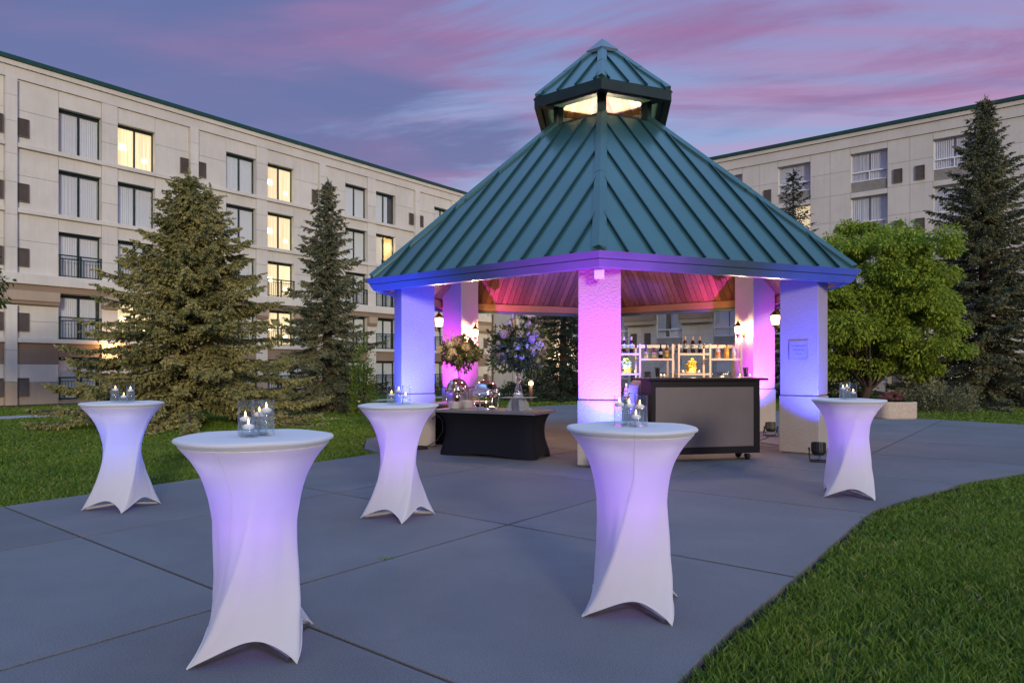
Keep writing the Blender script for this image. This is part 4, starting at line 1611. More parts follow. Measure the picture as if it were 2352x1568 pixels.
cl0 = coach_lantern()
spots_ = [(5, 2.15, 'lit coach lantern at the edge of the left blue column'), (4, 2.13, 'lit coach lantern on pale rear column behind the smaller bouquet'),
          (1, 2.13, 'lit coach lantern at the inner edge of the right blue column'), (2, 2.15, 'lit coach lantern on pale rear column above the bar')]
for k, (i, z, lb) in enumerate(spots_):
    t = cl0 if k == 0 else copy_tree(cl0)
    p = hexv(i, CR - 0.303)
    t.location = gw((p.x, p.y, z))
    t.rotation_euler = (0, 0, R(60 * i + 180) - PHI)
    tag(t, lb, 'wall lantern', 'coach lanterns on the pavilion columns')

# ------------------------------------------------------------------ uplights at the column feet
BLUE, MAG = (0.035, 0.05, 1.0), (1.0, 0.03, 0.78)


def par_can():
    t = thing('uplight', 'x', 'uplight')
    b = MB()
    b.lathe([(0, 0.0), (0.075, 0.0), (0.095, 0.03), (0.10, 0.06), (0.10, 0.19), (0.085, 0.19), (0.085, 0.17), (0, 0.17)], 20)
    for k in range(20):
        a = 2 * math.pi * k / 20
        b.bar((0.10 * math.cos(a), 0.10 * math.sin(a), 0.05), (0.10 * math.cos(a), 0.10 * math.sin(a), 0.17), 0.008, 0.012)
    b.xform(Matrix.Translation((0, 0, 0.10)) @ Euler((R(-10), 0, 0)).to_matrix().to_4x4())
    b.build('can', M['black_metal'], t)
    y = MB()
    y.tube([(-0.125, 0.0, 0.19), (-0.13, -0.02, 0.10), (-0.12, -0.10, 0.012), (0.12, -0.10, 0.012), (0.13, -0.02, 0.10), (0.125, 0.0, 0.19)], 0.010, 6)
    y.build('yoke', M['black_metal'], t)
    MB().tube([(-0.125, 0.0, 0.19), (-0.13, 0.05, 0.10), (-0.12, 0.11, 0.012), (0.12, 0.11, 0.012), (0.13, 0.05, 0.10), (0.125, 0.0, 0.19)], 0.010, 6).build('rear_yoke', M['black_metal'], t)
    for s in (-1, 1):
        MB().lathe([(0, 0), (0.022, 0), (0.022, 0.03), (0, 0.03)], 8).xform(Matrix.Translation((s * 0.115, 0, 0.19)) @ Euler((0, R(90 * s), 0)).to_matrix().to_4x4()).build('knob', M['black_metal'], t)
    return t


pc0 = par_can()
LENS = {}
for nm, c_ in (('blue', (0.35, 0.40, 1.0)), ('magenta', (1.0, 0.35, 0.95))):
    LENS[nm] = glow('uplight_lens_' + nm, c_, 12.0)
# (world x, y, aim at pavilion vertex, radius, aim height, colour, energy, label)
PARS = [(4.60, 10.20, 1, 4.05, 2.5, 'blue', 950, 'black uplight throwing blue light up the right front column'),
        (-1.98, 11.05, 5, 4.08, 2.5, 'blue', 950, 'black uplight hidden behind a white table, lighting left column blue'),
        (1.36, 8.98, 0, 4.2, 2.6, 'magenta', 760, 'black uplight behind a white table, lighting front column pink'),
        (5.35, 14.05, 2, 3.9, 1.75, 'magenta', 1300, 'black uplight beside the bar, throwing pink light on rear right column'),
        (-1.55, 14.75, 4, 3.9, 1.75, 'magenta', 1300, 'black uplight behind the buffet, throwing pink light on rear left column'),
        (*gw((0.05, -2.75))[:2], 3, 1.9, 4.3, 'blue', 7500, 'black uplight hidden behind the front pink column, tinting the ceiling blue')]
for k, (x, y, vi, vr, az, cn, en, lb) in enumerate(PARS):
    t = pc0 if k == 0 else copy_tree(pc0)
    p = gw(hexv(vi, vr))
    t.location = (x, y, 0)
    th = math.atan2(p[1] - y, p[0] - x) - math.pi / 2
    t.rotation_euler = (0, 0, th)
    tag(t, lb, 'uplight', 'uplights at the pavilion columns')
    MB().lathe([(0, 0.168), (0.083, 0.168), (0.083, 0.172), (0, 0.172)], 20).xform(Matrix.Translation((0, 0, 0.10)) @ Euler((R(-10), 0, 0)).to_matrix().to_4x4()).build('lens', LENS[cn], t)
    dist = math.hypot(p[0] - x, p[1] - y)
    lamp('uplight_beam', 'SPOT', en, BLUE if cn == 'blue' else MAG, t, (0, 0.035, 0.30), 0.05, aim=(0, dist, az), angle=(50 if vi == 3 else 48 if vi in (2, 4) else 74 if vi == 0 else 96), blend=1.0)


def cable(name, label, pts, r=0.006, mat='rubber'):
    o = MB().tube(pts, r, 6).build(name, M[mat], None, True)
    return tag(o, label, 'cable')


cable('power_cable', 'black power cable lying across the floor right of the bar', [(4.62, 10.28, 0.008), (5.0, 11.0, 0.008), (4.9, 12.2, 0.008), (4.6, 12.9, 0.008), (5.1, 13.6, 0.008), (5.3, 14.0, 0.008)])
lp = []
for k in range(46):
    a = k * 0.42
    lp.append((-1.62 + (0.16 + 0.012 * math.sin(k)) * math.cos(a), 11.72 + (0.16 + 0.012 * math.cos(k * 1.7)) * math.sin(a), 0.01 + 0.0011 * k))
lp += [(-1.33, 11.95, 0.12), (-1.22, 12.02, 0.30), (-1.24, 12.06, 0.48), (-1.34, 12.08, 0.58), (-1.42, 12.1, 0.50)]
cable('coiled_cable', 'coiled cable at the foot of the left blue column', lp, 0.008)


# ------------------------------------------------------------------ cocktail tables under stretch covers
TH = 1.055
RV = [(0.0, 0.352), (0.07, 0.318), (0.15, 0.286), (0.33, 0.236), (0.50, 0.212), (0.63, 0.203), (0.75, 0.219), (0.85, 0.248), (0.95, 0.302), (1.0, 0.344), (1.03, 0.370)]
RK = [(0.0, 1.0), (0.33, 0.95), (0.5, 0.82), (0.63, 0.62), (0.85, 0.20), (1.0, 0.0), (1.1, 0.0)]


def interp(tab, x):
    for (a, b), (c, d) in zip(tab, tab[1:]):
        if x <= c:
            t = (x - a) / (c - a)
            return b + (d - b) * t
    return tab[-1][1]


def cover_mesh(foot, twist, seed):
    r_ = random.Random(seed)
    nth, nz = 112, 56
    V, F = [], []
    ph = r_.uniform(0, 6)
    for j in range(nz + 1):
        s = j / nz
        for i in range(nth):
            th = 2 * math.pi * i / nth
            hem = 0.105 * abs(math.sin(2 * th)) ** 0.7
            z = hem + (1.03 - hem) * s ** 1.05
            sq = (abs(math.cos(th)) ** 1.05 + abs(math.sin(th)) ** 1.05) ** (-1 / 1.05)
            k = interp(RK, z)
            rr = interp(RV, z) * (1 + (sq - 1) * k)
            # smooth the table of radii a little
            rr = 0.5 * rr + 0.25 * (interp(RV, max(z - 0.03, 0)) + interp(RV, min(z + 0.03, 1.03))) * (1 + (sq - 1) * k)
            if z < 0.12:
                rr *= 1 - 0.05 * abs(math.sin(2 * th)) * (1 - z / 0.12)
            # drawn folds spiralling out of each foot
            q = (math.cos(4 * th) * 0.5 + 0.5)
            rr += 0.0045 * math.sin(11 * th + 9 * z + ph) * math.exp(-((z - 0.45) / 0.25) ** 2) * q + 0.004 * math.sin(19 * th - 12 * z + ph) * math.exp(-((z - 0.2) / 0.14) ** 2) * q * q
            a = foot + th + twist * min(1, z / 0.78) ** 0.9
            V.append((rr * math.cos(a), rr * math.sin(a), z))
    rings = nz + 1
    for (rr, z) in ((0.377, 1.036), (0.379, 1.045), (0.373, 1.053), (0.36, 1.056), (0.25, TH), (0.12, TH)):
        for i in range(nth):
            a = foot + 2 * math.pi * i / nth + twist
            w_ = 1 + 0.004 * math.sin(3 * a + ph) * (rr > 0.3)
            V.append((rr * w_ * math.cos(a), rr * w_ * math.sin(a), z + (0.002 * math.sin(5 * a + ph) if rr > 0.3 else 0)))
        rings += 1
    for j in range(rings - 1):
        for i in range(nth):
            i2 = (i + 1) % nth
            F.append((j * nth + i, j * nth + i2, (j + 1) * nth + i2, (j + 1) * nth + i))
    c = len(V)
    V.append((0, 0, TH))
    for i in range(nth):
        F.append(((rings - 1) * nth + i, (rings - 1) * nth + (i + 1) % nth, c))
    me = bpy.data.meshes.new('stretch_cover')
    me.from_pydata(V, [], F)
    me.materials.append(M['cover'])
    me.shade_smooth()
    # rolled hem, and the seam that shows on the side towards the camera
    hem_pts = [V[i] for i in range(nth)] + [V[0]]
    best = min(range(nth), key=lambda i: abs(((foot + 2 * math.pi * i / nth + twist + math.pi / 2 + 0.15) + math.pi) % (2 * math.pi) - math.pi))
    seam_pts = [V[j * nth + best] for j in range(6, nz + 4)]
    return me, hem_pts, seam_pts


def vase_mesh(kind, h_, r):
    if kind == 'glass':
        return MB().lathe([(0, 0), (r, 0), (r, h_), (r - 0.003, h_), (r - 0.003, 0.010), (0, 0.010)], 28).mesh('glass', M['glass'], True)


VM = {}


def candle_vase(loc, h_, r, wl, label):
    t = thing('candle_vase', label, 'candle vase', loc, 0, 'glass cylinders with floating candles')
    key = (h_, r)
    if key not in VM:
        VM[key] = vase_mesh('glass', h_, r)
        VM[key].polygons.foreach_set('use_smooth', [len(p.vertices) == 4 and abs(p.normal.z) < 0.5 for p in VM[key].polygons])
    link('glass', VM[key], t)
    k2 = ('w', h_, r, wl)
    if k2 not in VM:
        wm = MB().lathe([(0, 0.0105), (r - 0.0034, 0.0105), (r - 0.0034, wl), (0, wl)], 28).mesh('water', M['water'], True)
        wm.polygons.foreach_set('use_smooth', [abs(p.normal.z) < 0.5 for p in wm.polygons])
        VM[k2] = wm
        rr = r * 0.66
        VM[('c', r)] = MB().lathe([(0, -0.013), (rr * 0.8, -0.013), (rr, -0.006), (rr, 0.004), (rr * 0.6, 0.010), (rr * 0.2, 0.013), (0, 0.013)], 20).mesh('candle', M['wax'], True)
        VM['flame'] = MB().lathe([(0, 0.0), (0.004, 0.003), (0.0046, 0.008), (0.0034, 0.016), (0.0013, 0.023), (0, 0.027)], 10).mesh('flame', M['flame'], True)
    link('water', VM[k2], t)
    c = link('candle', VM[('c', r)], t)
    c.location = (random.uniform(-0.008, 0.008), random.uniform(-0.006, 0.006), wl)
    f = link('flame', VM['flame'], c)
    f.location = (0, 0, 0.013)
    return t


TABLES = [
    ((-1.29, 3.42), -128, (0.12, 0.05, 1.0), (0.32, 0.06, 1.0), 'tall white stretch-covered cocktail table nearest the camera', 'the nearest white table',
     [(-0.045, -0.005, 'tall', 0.085), (0.050, 0.010, 'tall', 0.128), (0.002, 0.045, 'tall', 0.105), (0.0, -0.075, 'short', 0.052)]),
    ((0.70, 3.98), -152, (0.22, 0.06, 1.0), (0.36, 0.08, 1.0), 'white stretch-covered cocktail table standing in front of the bar', 'the white table before the bar',
     [(-0.062, 0.010, 'tall', 0.128), (0.058, 0.020, 'tall', 0.115), (-0.004, 0.050, 'tall', 0.120), (0.022, -0.050, 'short', 0.060)]),
    ((-3.92, 6.84), -152, (0.0, 0.07, 1.0), (0.0, 0.09, 1.0), 'white stretch-covered cocktail table at far left, glowing blue', 'the far left white table',
     [(-0.075, 0.0, 'tall', 0.128), (0.070, 0.020, 'tall', 0.120), (0.035, -0.045, 'short', 0.060)]),
    ((-1.075, 6.43), -166, (0.20, 0.06, 1.0), (0.30, 0.07, 1.0), 'white stretch-covered cocktail table standing in front of the buffet', 'the white table before the buffet',
     [(-0.070, 0.0, 'tall', 0.095), (0.070, 0.03, 'tall', 0.075), (0.010, -0.025, 'tall', 0.130)]),
    ((3.71, 7.50), -70, (0.30, 0.07, 1.0), (0.20, 0.06, 1.0), 'white stretch-covered cocktail table at right beside the lawn edge', 'the rightmost white table',
     [(-0.055, 0.0, 'tall', 0.120), (0.055, 0.01, 'tall', 0.075), (0.004, 0.045, 'tall', 0.130)]),
]
pos_word = {0: 'left one', 1: 'right one', 2: 'rear one', 3: 'low front one'}
for q, ((x, y), foot, c1, c2, lb, short, vs) in enumerate(TABLES):
    t = thing('cocktail_table', lb, 'table', (x, y, 0), 0, 'cocktail tables under white stretch covers')
    cm_, hem_pts, seam_pts = cover_mesh(R(foot), R(58), q + 1)
    cv = link('stretch_cover', cm_, t)
    MB().tube([(px_, py_, pz_ + 0.003) for px_, py_, pz_ in hem_pts], 0.0045, 6, False).build('hem', M['cover'], cv, True)
    MB().tube(seam_pts, 0.0016, 5, False).build('seam', M['cover'], cv, True)
    MB().lathe([(0, 1.012), (0.355, 1.012), (0.355, 1.032), (0, 1.032)], 32).build('tabletop', M['white_plastic'], t)
    MB().tube([(0, 0, 0.04), (0, 0, 1.01)], 0.024, 10).build('pole', M['steel'], t, True)
    bs_ = MB()
    for k in range(4):
        a = R(foot + 90 * k)
        bs_.bar((0, 0, 0.05), (0.31 * math.cos(a), 0.31 * math.sin(a), 0.02), 0.04, 0.02)
    bs_.build('base', M['steel'], t)
    for s, cc, en in ((-1, c1, 3.4), (1, c2, 3.4)):
        px, py = 0.10 * s, -0.17
        MB().lathe([(0, 0.985), (0.032, 0.985), (0.035, 1.012), (0, 1.012)], 14, (px, py, 0)).build('led_puck', M['led'], t, True)
    for zz_, cc, en in ((0.82, c1, 1.6), (0.62, c2, 1.1), (0.44, c1, 0.4)):
        lamp('puck_glow', 'POINT', en, cc, t, (0.0, -0.045, zz_), 0.15)
    for k, (vx, vy, kd, wl_) in enumerate(vs):
        h_, r_ = (0.178, 0.040) if kd == 'tall' else (0.085, 0.042)
        nm = pos_word[3] if kd == 'short' else pos_word[min(k, 2)]
        candle_vase((x + vx, y + vy, TH + 0.0005), h_, r_, wl_, '%s glass cylinder with floating candle on %s, %s' % ('tall' if kd == 'tall' else 'short', short, nm))


# ------------------------------------------------------------------ buffet tables
def skirt(w_, d_, h_, levels):
    """stretch skirt: rounded rectangle loops, drawn in between top and feet"""
    V, F = [], []
    n_ = 72
    for z, k in levels:
        for i in range(n_):
            a = 2 * math.pi * i / n_
            c, s = math.cos(a), math.sin(a)
            p = 9.0
            rr = (abs(c) ** p + abs(s) ** p) ** (-1 / p)
            corner = (abs(c * s) * 2) ** 3
            hem = 0.05 * (1 - corner) if z < 0.01 else 0
            pinch = k + (1 - k) * 0.25 * corner
            V.append((rr * c * w_ / 2 - (1 - pinch) * 0.30 * np.sign(c) * min(1, abs(c) * 1.4), rr * s * d_ / 2 - (1 - pinch) * 0.30 * np.sign(s) * min(1, abs(s) * 1.4), z + hem))
    for j in range(len(levels) - 1):
        for i in range(n_):
            i2 = (i + 1) % n_
            F.append((j * n_ + i, j * n_ + i2, (j + 1) * n_ + i2, (j + 1) * n_ + i))
    me = bpy.data.meshes.new('stretch_skirt')
    me.from_pydata([tuple(map(float, v)) for v in V], [], F)
    me.materials.append(M['black_fabric'])
    me.shade_smooth()
    return me


LV = [(0.0, 0.98), (0.05, 0.965), (0.12, 0.90), (0.2, 0.80), (0.3, 0.70), (0.4, 0.655), (0.5, 0.68), (0.58, 0.76), (0.64, 0.87), (0.69, 1.0)]


def buffet(label, loc, rz, w_, d_):
    t = thing('buffet_table', label, 'table', loc, rz, 'skirted buffet tables')
    link('stretch_skirt', skirt(w_ - 0.06, d_ - 0.06, 0.69, LV), t)
    MB().box(-w_ / 2, w_ / 2, -d_ / 2, d_ / 2, 0.69, 0.74).build('steel_top', M['top_steel'], t, bevel=0.004)
    for sx_ in (-1, 1):
        for sy_ in (-1, 1):
            MB().tube([(sx_ * (w_ / 2 - 0.22), sy_ * (d_ / 2 - 0.2), 0.0), (sx_ * (w_ / 2 - 0.22), sy_ * (d_ / 2 - 0.2), 0.69)], 0.018, 8).build('leg', M['black_metal'], t)
    return t


BZ = R(-27)
buffet('black skirted buffet table with steel top in front of pavilion columns', (-0.28, 10.98, 0), BZ, 1.80, 0.80)
buffet('second black skirted buffet table half hidden behind the first', (-1.12, 13.35, 0), BZ + R(90), 1.70, 0.76)
BT = 0.7405


def chafing(label, loc, rz):
    t = thing('chafing_dish', label, 'chafing dish', loc, rz, 'round chafing dishes on the buffet')
    MB().lathe([(0, 0), (0.205, 0), (0.205, 0.022), (0.195, 0.030), (0.03, 0.034), (0, 0.034)], 36).build('base_plate', M['chrome'], t, True)
    for k in range(4):
        a = R(45 + 90 * k)
        c, s = math.cos(a), math.sin(a)
        MB().tube([(0.19 * c, 0.19 * s, 0.02), (0.212 * c, 0.212 * s, 0.05), (0.218 * c, 0.218 * s, 0.12), (0.226 * c, 0.226 * s, 0.19), (0.236 * c, 0.236 * s, 0.25), (0.222 * c, 0.222 * s, 0.275)],
                  [0.012, 0.012, 0.009, 0.010, 0.014, 0.012], 8).build('leg', M['chrome'], t, True)
    MB().lathe([(0, 0.185), (0.15, 0.187), (0.19, 0.205), (0.205, 0.225), (0.225, 0.226), (0.228, 0.268), (0.205, 0.27), (0, 0.27)], 36).build('pan', M['chrome'], t, True)
    MB().lathe([(0.205, 0.271), (0.203, 0.30), (0.19, 0.35), (0.165, 0.395), (0.125, 0.435), (0.07, 0.46), (0, 0.468)], 36).build('dome_lid', M['chrome'], t, True)
    MB().tube([(-0.09, -0.215, 0.30), (-0.075, -0.245, 0.315), (0.075, -0.245, 0.315), (0.09, -0.215, 0.30)], 0.009, 8).build('handle', M['steel'], t, True)
    MB().lathe([(0, 0.034), (0.040, 0.034), (0.042, 0.095), (0.03, 0.10), (0, 0.10)], 16).build('fuel_can', M['bronze'], t, True)
    MB().lathe([(0, 0.10), (0.012, 0.105), (0.008, 0.125), (0, 0.14)], 8).build('fuel_flame', M['votive_glow'], t, True)
    return t


chafing('round steel chafing dish with dome lid on front buffet', (-0.42, 11.02, BT), R(20))
chafing('round steel chafing dish with dome lid on rear buffet', (-1.06, 13.15, BT), R(35))


def plate_stack(label, loc, n_):
    t = thing('plate_stack', label, 'plates', loc, 0, 'stacks of white plates on the buffet')
    me = MB().lathe([(0, 0), (0.06, 0), (0.065, 0.004), (0.108, 0.011), (0.112, 0.0135), (0.108, 0.0145), (0.06, 0.007), (0, 0.006)], 32).mesh('plate', M['porcelain'], True)
    for k in range(n_):
        o = link('plate', me, t)
        o.location = (random.uniform(-0.003, 0.003), random.uniform(-0.003, 0.003), 0.0105 * k)
        o.rotation_euler = (0, 0, random.uniform(0, 6))


plate_stack('stack of white plates at the left end of the buffet', (-0.93, 11.08, BT), 10)
plate_stack('taller stack of white plates beside the front chafing dish', (-0.735, 11.20, BT), 12)


def riser(label, loc, rz, plate_r):
    t = thing('display_riser', label, 'riser', loc, rz, 'slatted acrylic risers')
    for k in range(8):
        w_ = 0.17 - 0.0095 * k
        z = 0.004 + k * 0.0245
        for j in range(2):
            s = -1 if j else 1
            MB().box(-w_, w_, s * w_ * 0.62 - 0.014, s * w_ * 0.62 + 0.014, z, z + 0.011).build('slat', M['riser_acrylic'], t)
            MB().box(s * w_ * 0.62 - 0.014, s * w_ * 0.62 + 0.014, -w_, w_, z + 0.0115, z + 0.0235).build('slat', M['riser_acrylic'], t)
    MB().box(-0.045, 0.045, -0.125, -0.117, 0.0, 0.196).build('front_plate', M['steel'], t)
    MB().box(-plate_r, plate_r, -plate_r * 0.8, plate_r * 0.8, 0.2005, 0.2085).build('glass_plate', M['acrylic'], t)
    return t


def bloom_mesh(nm, mat, seed, n_=70):
    r_ = np.random.default_rng(seed)
    V, F = [], []
    for i in range(n_):
        u = (i + 0.5) / n_
        ph = math.acos(1 - 1.75 * u)
        th = i * 2.39996
        d_ = Vector((math.sin(ph) * math.cos(th), math.sin(ph) * math.sin(th), math.cos(ph)))
        a = d_.orthogonal().normalized()
        b = d_.cross(a)
        rot_ = r_.uniform(0, 6.28)
        e1 = a * math.cos(rot_) + b * math.sin(rot_)
        e2 = d_.cross(e1)
        c = d_ * (0.93 + 0.1 * r_.random())
        sz = 0.23 * r_.uniform(0.8, 1.2)
        for k in range(4):
            aa = k * math.pi / 2
            q = (e1 * math.cos(aa) + e2 * math.sin(aa))
            q2 = (e1 * math.cos(aa + 0.55) + e2 * math.sin(aa + 0.55))
            q3 = (e1 * math.cos(aa - 0.55) + e2 * math.sin(aa - 0.55))
            o = len(V)
            V += [tuple(c), tuple(c + q2 * sz * 0.7 + d_ * 0.03), tuple(c + q * sz + d_ * (0.05 * r_.random())), tuple(c + q3 * sz * 0.7 + d_ * 0.03)]
            F.append((o, o + 1, o + 2, o + 3))
    me = bpy.data.meshes.new(nm)
    me.from_pydata(V, [], F)
    me.materials.append(mat)
    return me


BLOOMS = {c: bloom_mesh('bloom', M[c], i) for i, c in enumerate(('petal_white', 'petal_pink', 'petal_lilac', 'petal_cream'))}


def leaf_cloud(n_, fpos, size, seed, aspect=0.45):
    """n leaves as bent quads; fpos(rng, n) gives positions and outward directions"""
    r_ = np.random.default_rng(seed)
    Pp, D = fpos(r_, n_)
    d_ = D + r_.normal(0, 0.55, (n_, 3))
    d_ /= np.linalg.norm(d_, axis=1)[:, None] + 1e-9
    up_ = r_.normal(0, 1, (n_, 3))
    s_ = np.cross(d_, up_)
    s_ /= np.linalg.norm(s_, axis=1)[:, None] + 1e-9
    L = (size * r_.uniform(0.6, 1.3, n_))[:, None]
    w_ = L * aspect * 0.5
    nn_ = np.cross(s_, d_)
    V = np.stack([Pp, Pp + d_ * L * 0.5 + s_ * w_ + nn_ * L * 0.06, Pp + d_ * L - nn_ * L * 0.1, Pp + d_ * L * 0.5 - s_ * w_ + nn_ * L * 0.06], 1).reshape(-1, 3)
    F = np.arange(n_ * 4).reshape(-1, 4)
    return V, F


def bouquet(label, loc, scale, palette, seed, lit):
    t = thing('flower_vase', label, 'flower vase', loc, 0, 'tall crystal vases of flowers')
    MB().box(-0.075, 0.075, -0.075, 0.075, 0, 0.05).build('vase_plinth', M['acrylic'], t, bevel=0.004)
    MB().lathe([(0, 0.05), (0.062, 0.05), (0.066, 0.07), (0.055, 0.13), (0.036, 0.20), (0.030, 0.235), (0.040, 0.25), (0.030, 0.265), (0.026, 0.31), (0.036, 0.345), (0.048, 0.385), (0.040, 0.42),
                (0.030, 0.445), (0.046, 0.475), (0.058, 0.51), (0.056, 0.555), (0.046, 0.59), (0, 0.59)], 24).build('vase', M['crystal'], t, True)
    r_ = random.Random(seed)
    cz = 0.76

    def fp(g_, n_):
        d_ = g_.normal(0, 1, (n_, 3))
        d_ /= np.linalg.norm(d_, axis=1)[:, None]
        rad = g_.uniform(0.10, 0.42, n_) ** 0.85 * (0.92 + 0.22 * np.sin(d_[:, 0] * 5 + seed) * np.cos(d_[:, 2] * 4))
        p = d_ * rad[:, None] * np.array([1.0, 0.9, 0.78]) * scale
        p[:, 2] += cz
        return p, d_
    V, F = leaf_cloud(2000, fp, 0.085 * scale, seed)
    np_mesh('foliage', V, F, M['bouquet_leaf'], t)
    st = MB()
    for k in range(26):
        a = r_.uniform(0, 6.28)
        e = r_.uniform(-0.35, 1.3)
        rr = r_.uniform(0.36, 0.54) * scale
        tip = Vector((rr * math.cos(a) * math.cos(e), rr * math.sin(a) * math.cos(e) * 0.9, cz + rr * 0.9 * math.sin(e)))
        st.tube([(0, 0, 0.56), tip * 0.5 + Vector((0, 0, 0.62)) * 0.5, tip], 0.003, 4)
        for _ in range(3):
            o = link('bud', BLOOMS[r_.choice(palette)], t)
            o.location = tip + Vector((r_.uniform(-.03, .03), r_.uniform(-.03, .03), r_.uniform(-.03, .03)))
            o.scale = (0.016, 0.016, 0.020)
    st.build('stems', M['leaf_dark'], t)
    for k in range(30):
        u = (k + 0.5) / 30
        ph = math.acos(1 - 1.8 * u)
        th = k * 2.39996 + r_.uniform(-0.2, 0.2)
        rad = r_.uniform(0.22, 0.42) * scale
        d_ = Vector((math.sin(ph) * math.cos(th), math.sin(ph) * math.sin(th) * 0.9, math.cos(ph) * 0.8))
        o = link('bloom', BLOOMS[r_.choice(palette)], t)
        o.location = d_ * rad + Vector((0, 0, cz))
        sc = r_.choice([0.04, 0.05, 0.06, 0.085, 0.10]) * scale
        o.scale = (sc, sc, sc)
        o.rotation_euler = d_.to_track_quat('Z', 'Y').to_euler()
    MB().lathe([(0, 0), (0.035, 0), (0.035, 0.008), (0, 0.008)], 12, (0, 0, 0.051)).build('vase_light', M['led'], t)
    lamp('vase_glow', 'POINT', lit * 0.35, (0.95, 0.88, 0.85), t, (0, -0.09, 0.10), 0.03)
    return t


riser('slatted acrylic riser under the larger bouquet', (0.10, 10.62, BT), BZ, 0.24)
bouquet('tall crystal vase with large bouquet of white hydrangeas on the front buffet', (0.10, 10.62, BT + 0.209), 1.12, ['petal_white', 'petal_cream', 'petal_cream', 'petal_white', 'petal_pink', 'petal_white'], 21, 0.9)
riser('slatted acrylic riser behind the rear chafing dish', (-1.08, 13.95, BT), BZ, 0.22)
bouquet('tall crystal vase with cream bouquet in front of pink column', (-1.08, 13.95, BT + 0.209), 0.98, ['petal_cream', 'petal_pink', 'petal_white', 'petal_cream'], 35, 0.8)

# ------------------------------------------------------------------ bar counter
BARZ = R(12)
bar = thing('bar_counter', 'black portable bar counter with grey front panel and casters', 'bar counter', (2.93, 10.235, 0), BARZ)
H1 = 1.215
MB().box(-0.89, 0.89, 0.0, 0.40, 0.11, 0.215).build('bottom_rail', M['black_paint'], bar, bevel=0.004)
MB().box(-0.89, 0.89, 0.0, 0.40, 1.12, H1).build('top_rail', M['black_paint'], bar, bevel=0.004)
for x0, x1 in ((-0.89, -0.82), (0.80, 0.89)):
    MB().box(x0, x1, 0.0, 0.40, 0.2155, 1.1195).build('side_panel', M['black_paint'], bar, bevel=0.004)
MB().box(-0.8195, 0.7995, 0.022, 0.05, 0.2155, 1.1195).build('front_panel', M['bar_panel'], bar)
MB().box(-0.99, 0.98, -0.09, 0.52, H1 + 0.0005, H1 + 0.042).build('counter_top', M['black_paint'], bar, bevel=0.006)
for x in (-0.78, 0.72):
    for y in (0.07, 0.33):
        c_ = MB().lathe([(0, -0.016), (0.05, -0.016), (0.054, 0), (0.05, 0.016), (0, 0.016)], 16).xform(Matrix.Translation((x, y, 0.054)) @ Euler((0, R(90), R(25))).to_matrix().to_4x4()).build('caster', M['rubber'], bar, True)
        MB().box(x - 0.03, x + 0.03, y - 0.03, y + 0.03, 0.095, 0.11).build('caster_bracket', M['steel'], c_)
BTOP = H1 + 0.0425


def bar_pt(px, off):
    """point on the bar top under photo column px, off metres behind the front edge"""
    fx, fy = math.cos(BARZ), math.sin(BARZ)
    ox, oy = 2.93 - fy * off, 10.235 + fx * off
    k = (px - CX) / F_PX
    u = (k * oy - ox) / (fx - k * fy)
    return (ox + fx * u, oy + fy * u, BTOP)


def straw_caddy(label, loc):
    t = thing('straw_holder', label, 'straw holder', loc, 0, 'glasses of black straws on the bar')
    MB().lathe([(0, 0), (0.034, 0), (0.038, 0.07), (0.035, 0.07), (0.031, 0.008), (0, 0.008)], 18).build('glass', M['glass'], t, True)
    for k in range(26):
        a, rr = k * 2.4, 0.028 * math.sqrt(k / 26)
        MB().tube([(rr * math.cos(a) * 0.8, rr * math.sin(a) * 0.8, 0.009), (rr * math.cos(a) * 1.7, rr * math.sin(a) * 1.7, 0.15 + 0.012 * math.sin(k * 3))], 0.0032, 5).build('straw', M['black_metal'], t)


straw_caddy('black straws in a glass at the left end of the bar', bar_pt(1510, 0.30))
straw_caddy('black straws in a glass at the right end of the bar', bar_pt(1713, 0.30))
TUM = MB().lathe([(0, 0.085), (0.031, 0.085), (0.036, 0.0), (0.0335, 0.0), (0.0285, 0.075), (0, 0.075)], 20).mesh('tumbler', M['glass'], True)
for k, (px, off, lb) in enumerate(((1476, 0.42, 'upturned glass tumbler, first from the left on the bar'), (1486, 0.38, 'upturned glass tumbler, second from the left on the bar'),
                                   (1498, 0.40, 'upturned glass tumbler just left of the black straws'), (1641, 0.40, 'upturned glass tumbler, first of the five at bar right'),
                                   (1652, 0.42, 'upturned glass tumbler, second of the five at bar right'), (1664.5, 0.40, 'upturned glass tumbler, third of the five at bar right'),
                                   (1676, 0.42, 'upturned glass tumbler, fourth of the five at bar right'), (1687.5, 0.40, 'upturned glass tumbler, last of the five at bar right'))):
    tag(at(link('tumbler', TUM, None), bar_pt(px, off)), lb, 'glass', 'upturned tumblers on the bar')

VOT = MB().lathe([(0, 0), (0.027, 0), (0.032, 0.065), (0.0295, 0.065), (0.025, 0.008), (0, 0.008)], 16).mesh('glass', M['glass'], True)
VOC = MB().lathe([(0, 0.009), (0.022, 0.009), (0.023, 0.03), (0, 0.032)], 12).mesh('candle', M['wax'], True)
VOF = MB().lathe([(0, 0.032), (0.006, 0.038), (0.005, 0.048), (0, 0.058)], 8).mesh('flame', M['flame'], True)


def votive(label, loc):
    t = thing('votive_candle', label, 'candle', loc, 0, 'votive candles at the bar')
    link('glass', VOT, t)
    link('candle', VOC, t)
    link('flame', VOF, t)


votive('lit votive candle just right of the left straw glass', bar_pt(1518, 0.26))
votive('lit votive candle second right of the left straw glass', bar_pt(1526, 0.24))
votive('lit votive candle just left of the right straw glass', bar_pt(1699.5, 0.26))
votive('lit votive candle at the right end of the bar', bar_pt(1722, 0.28))

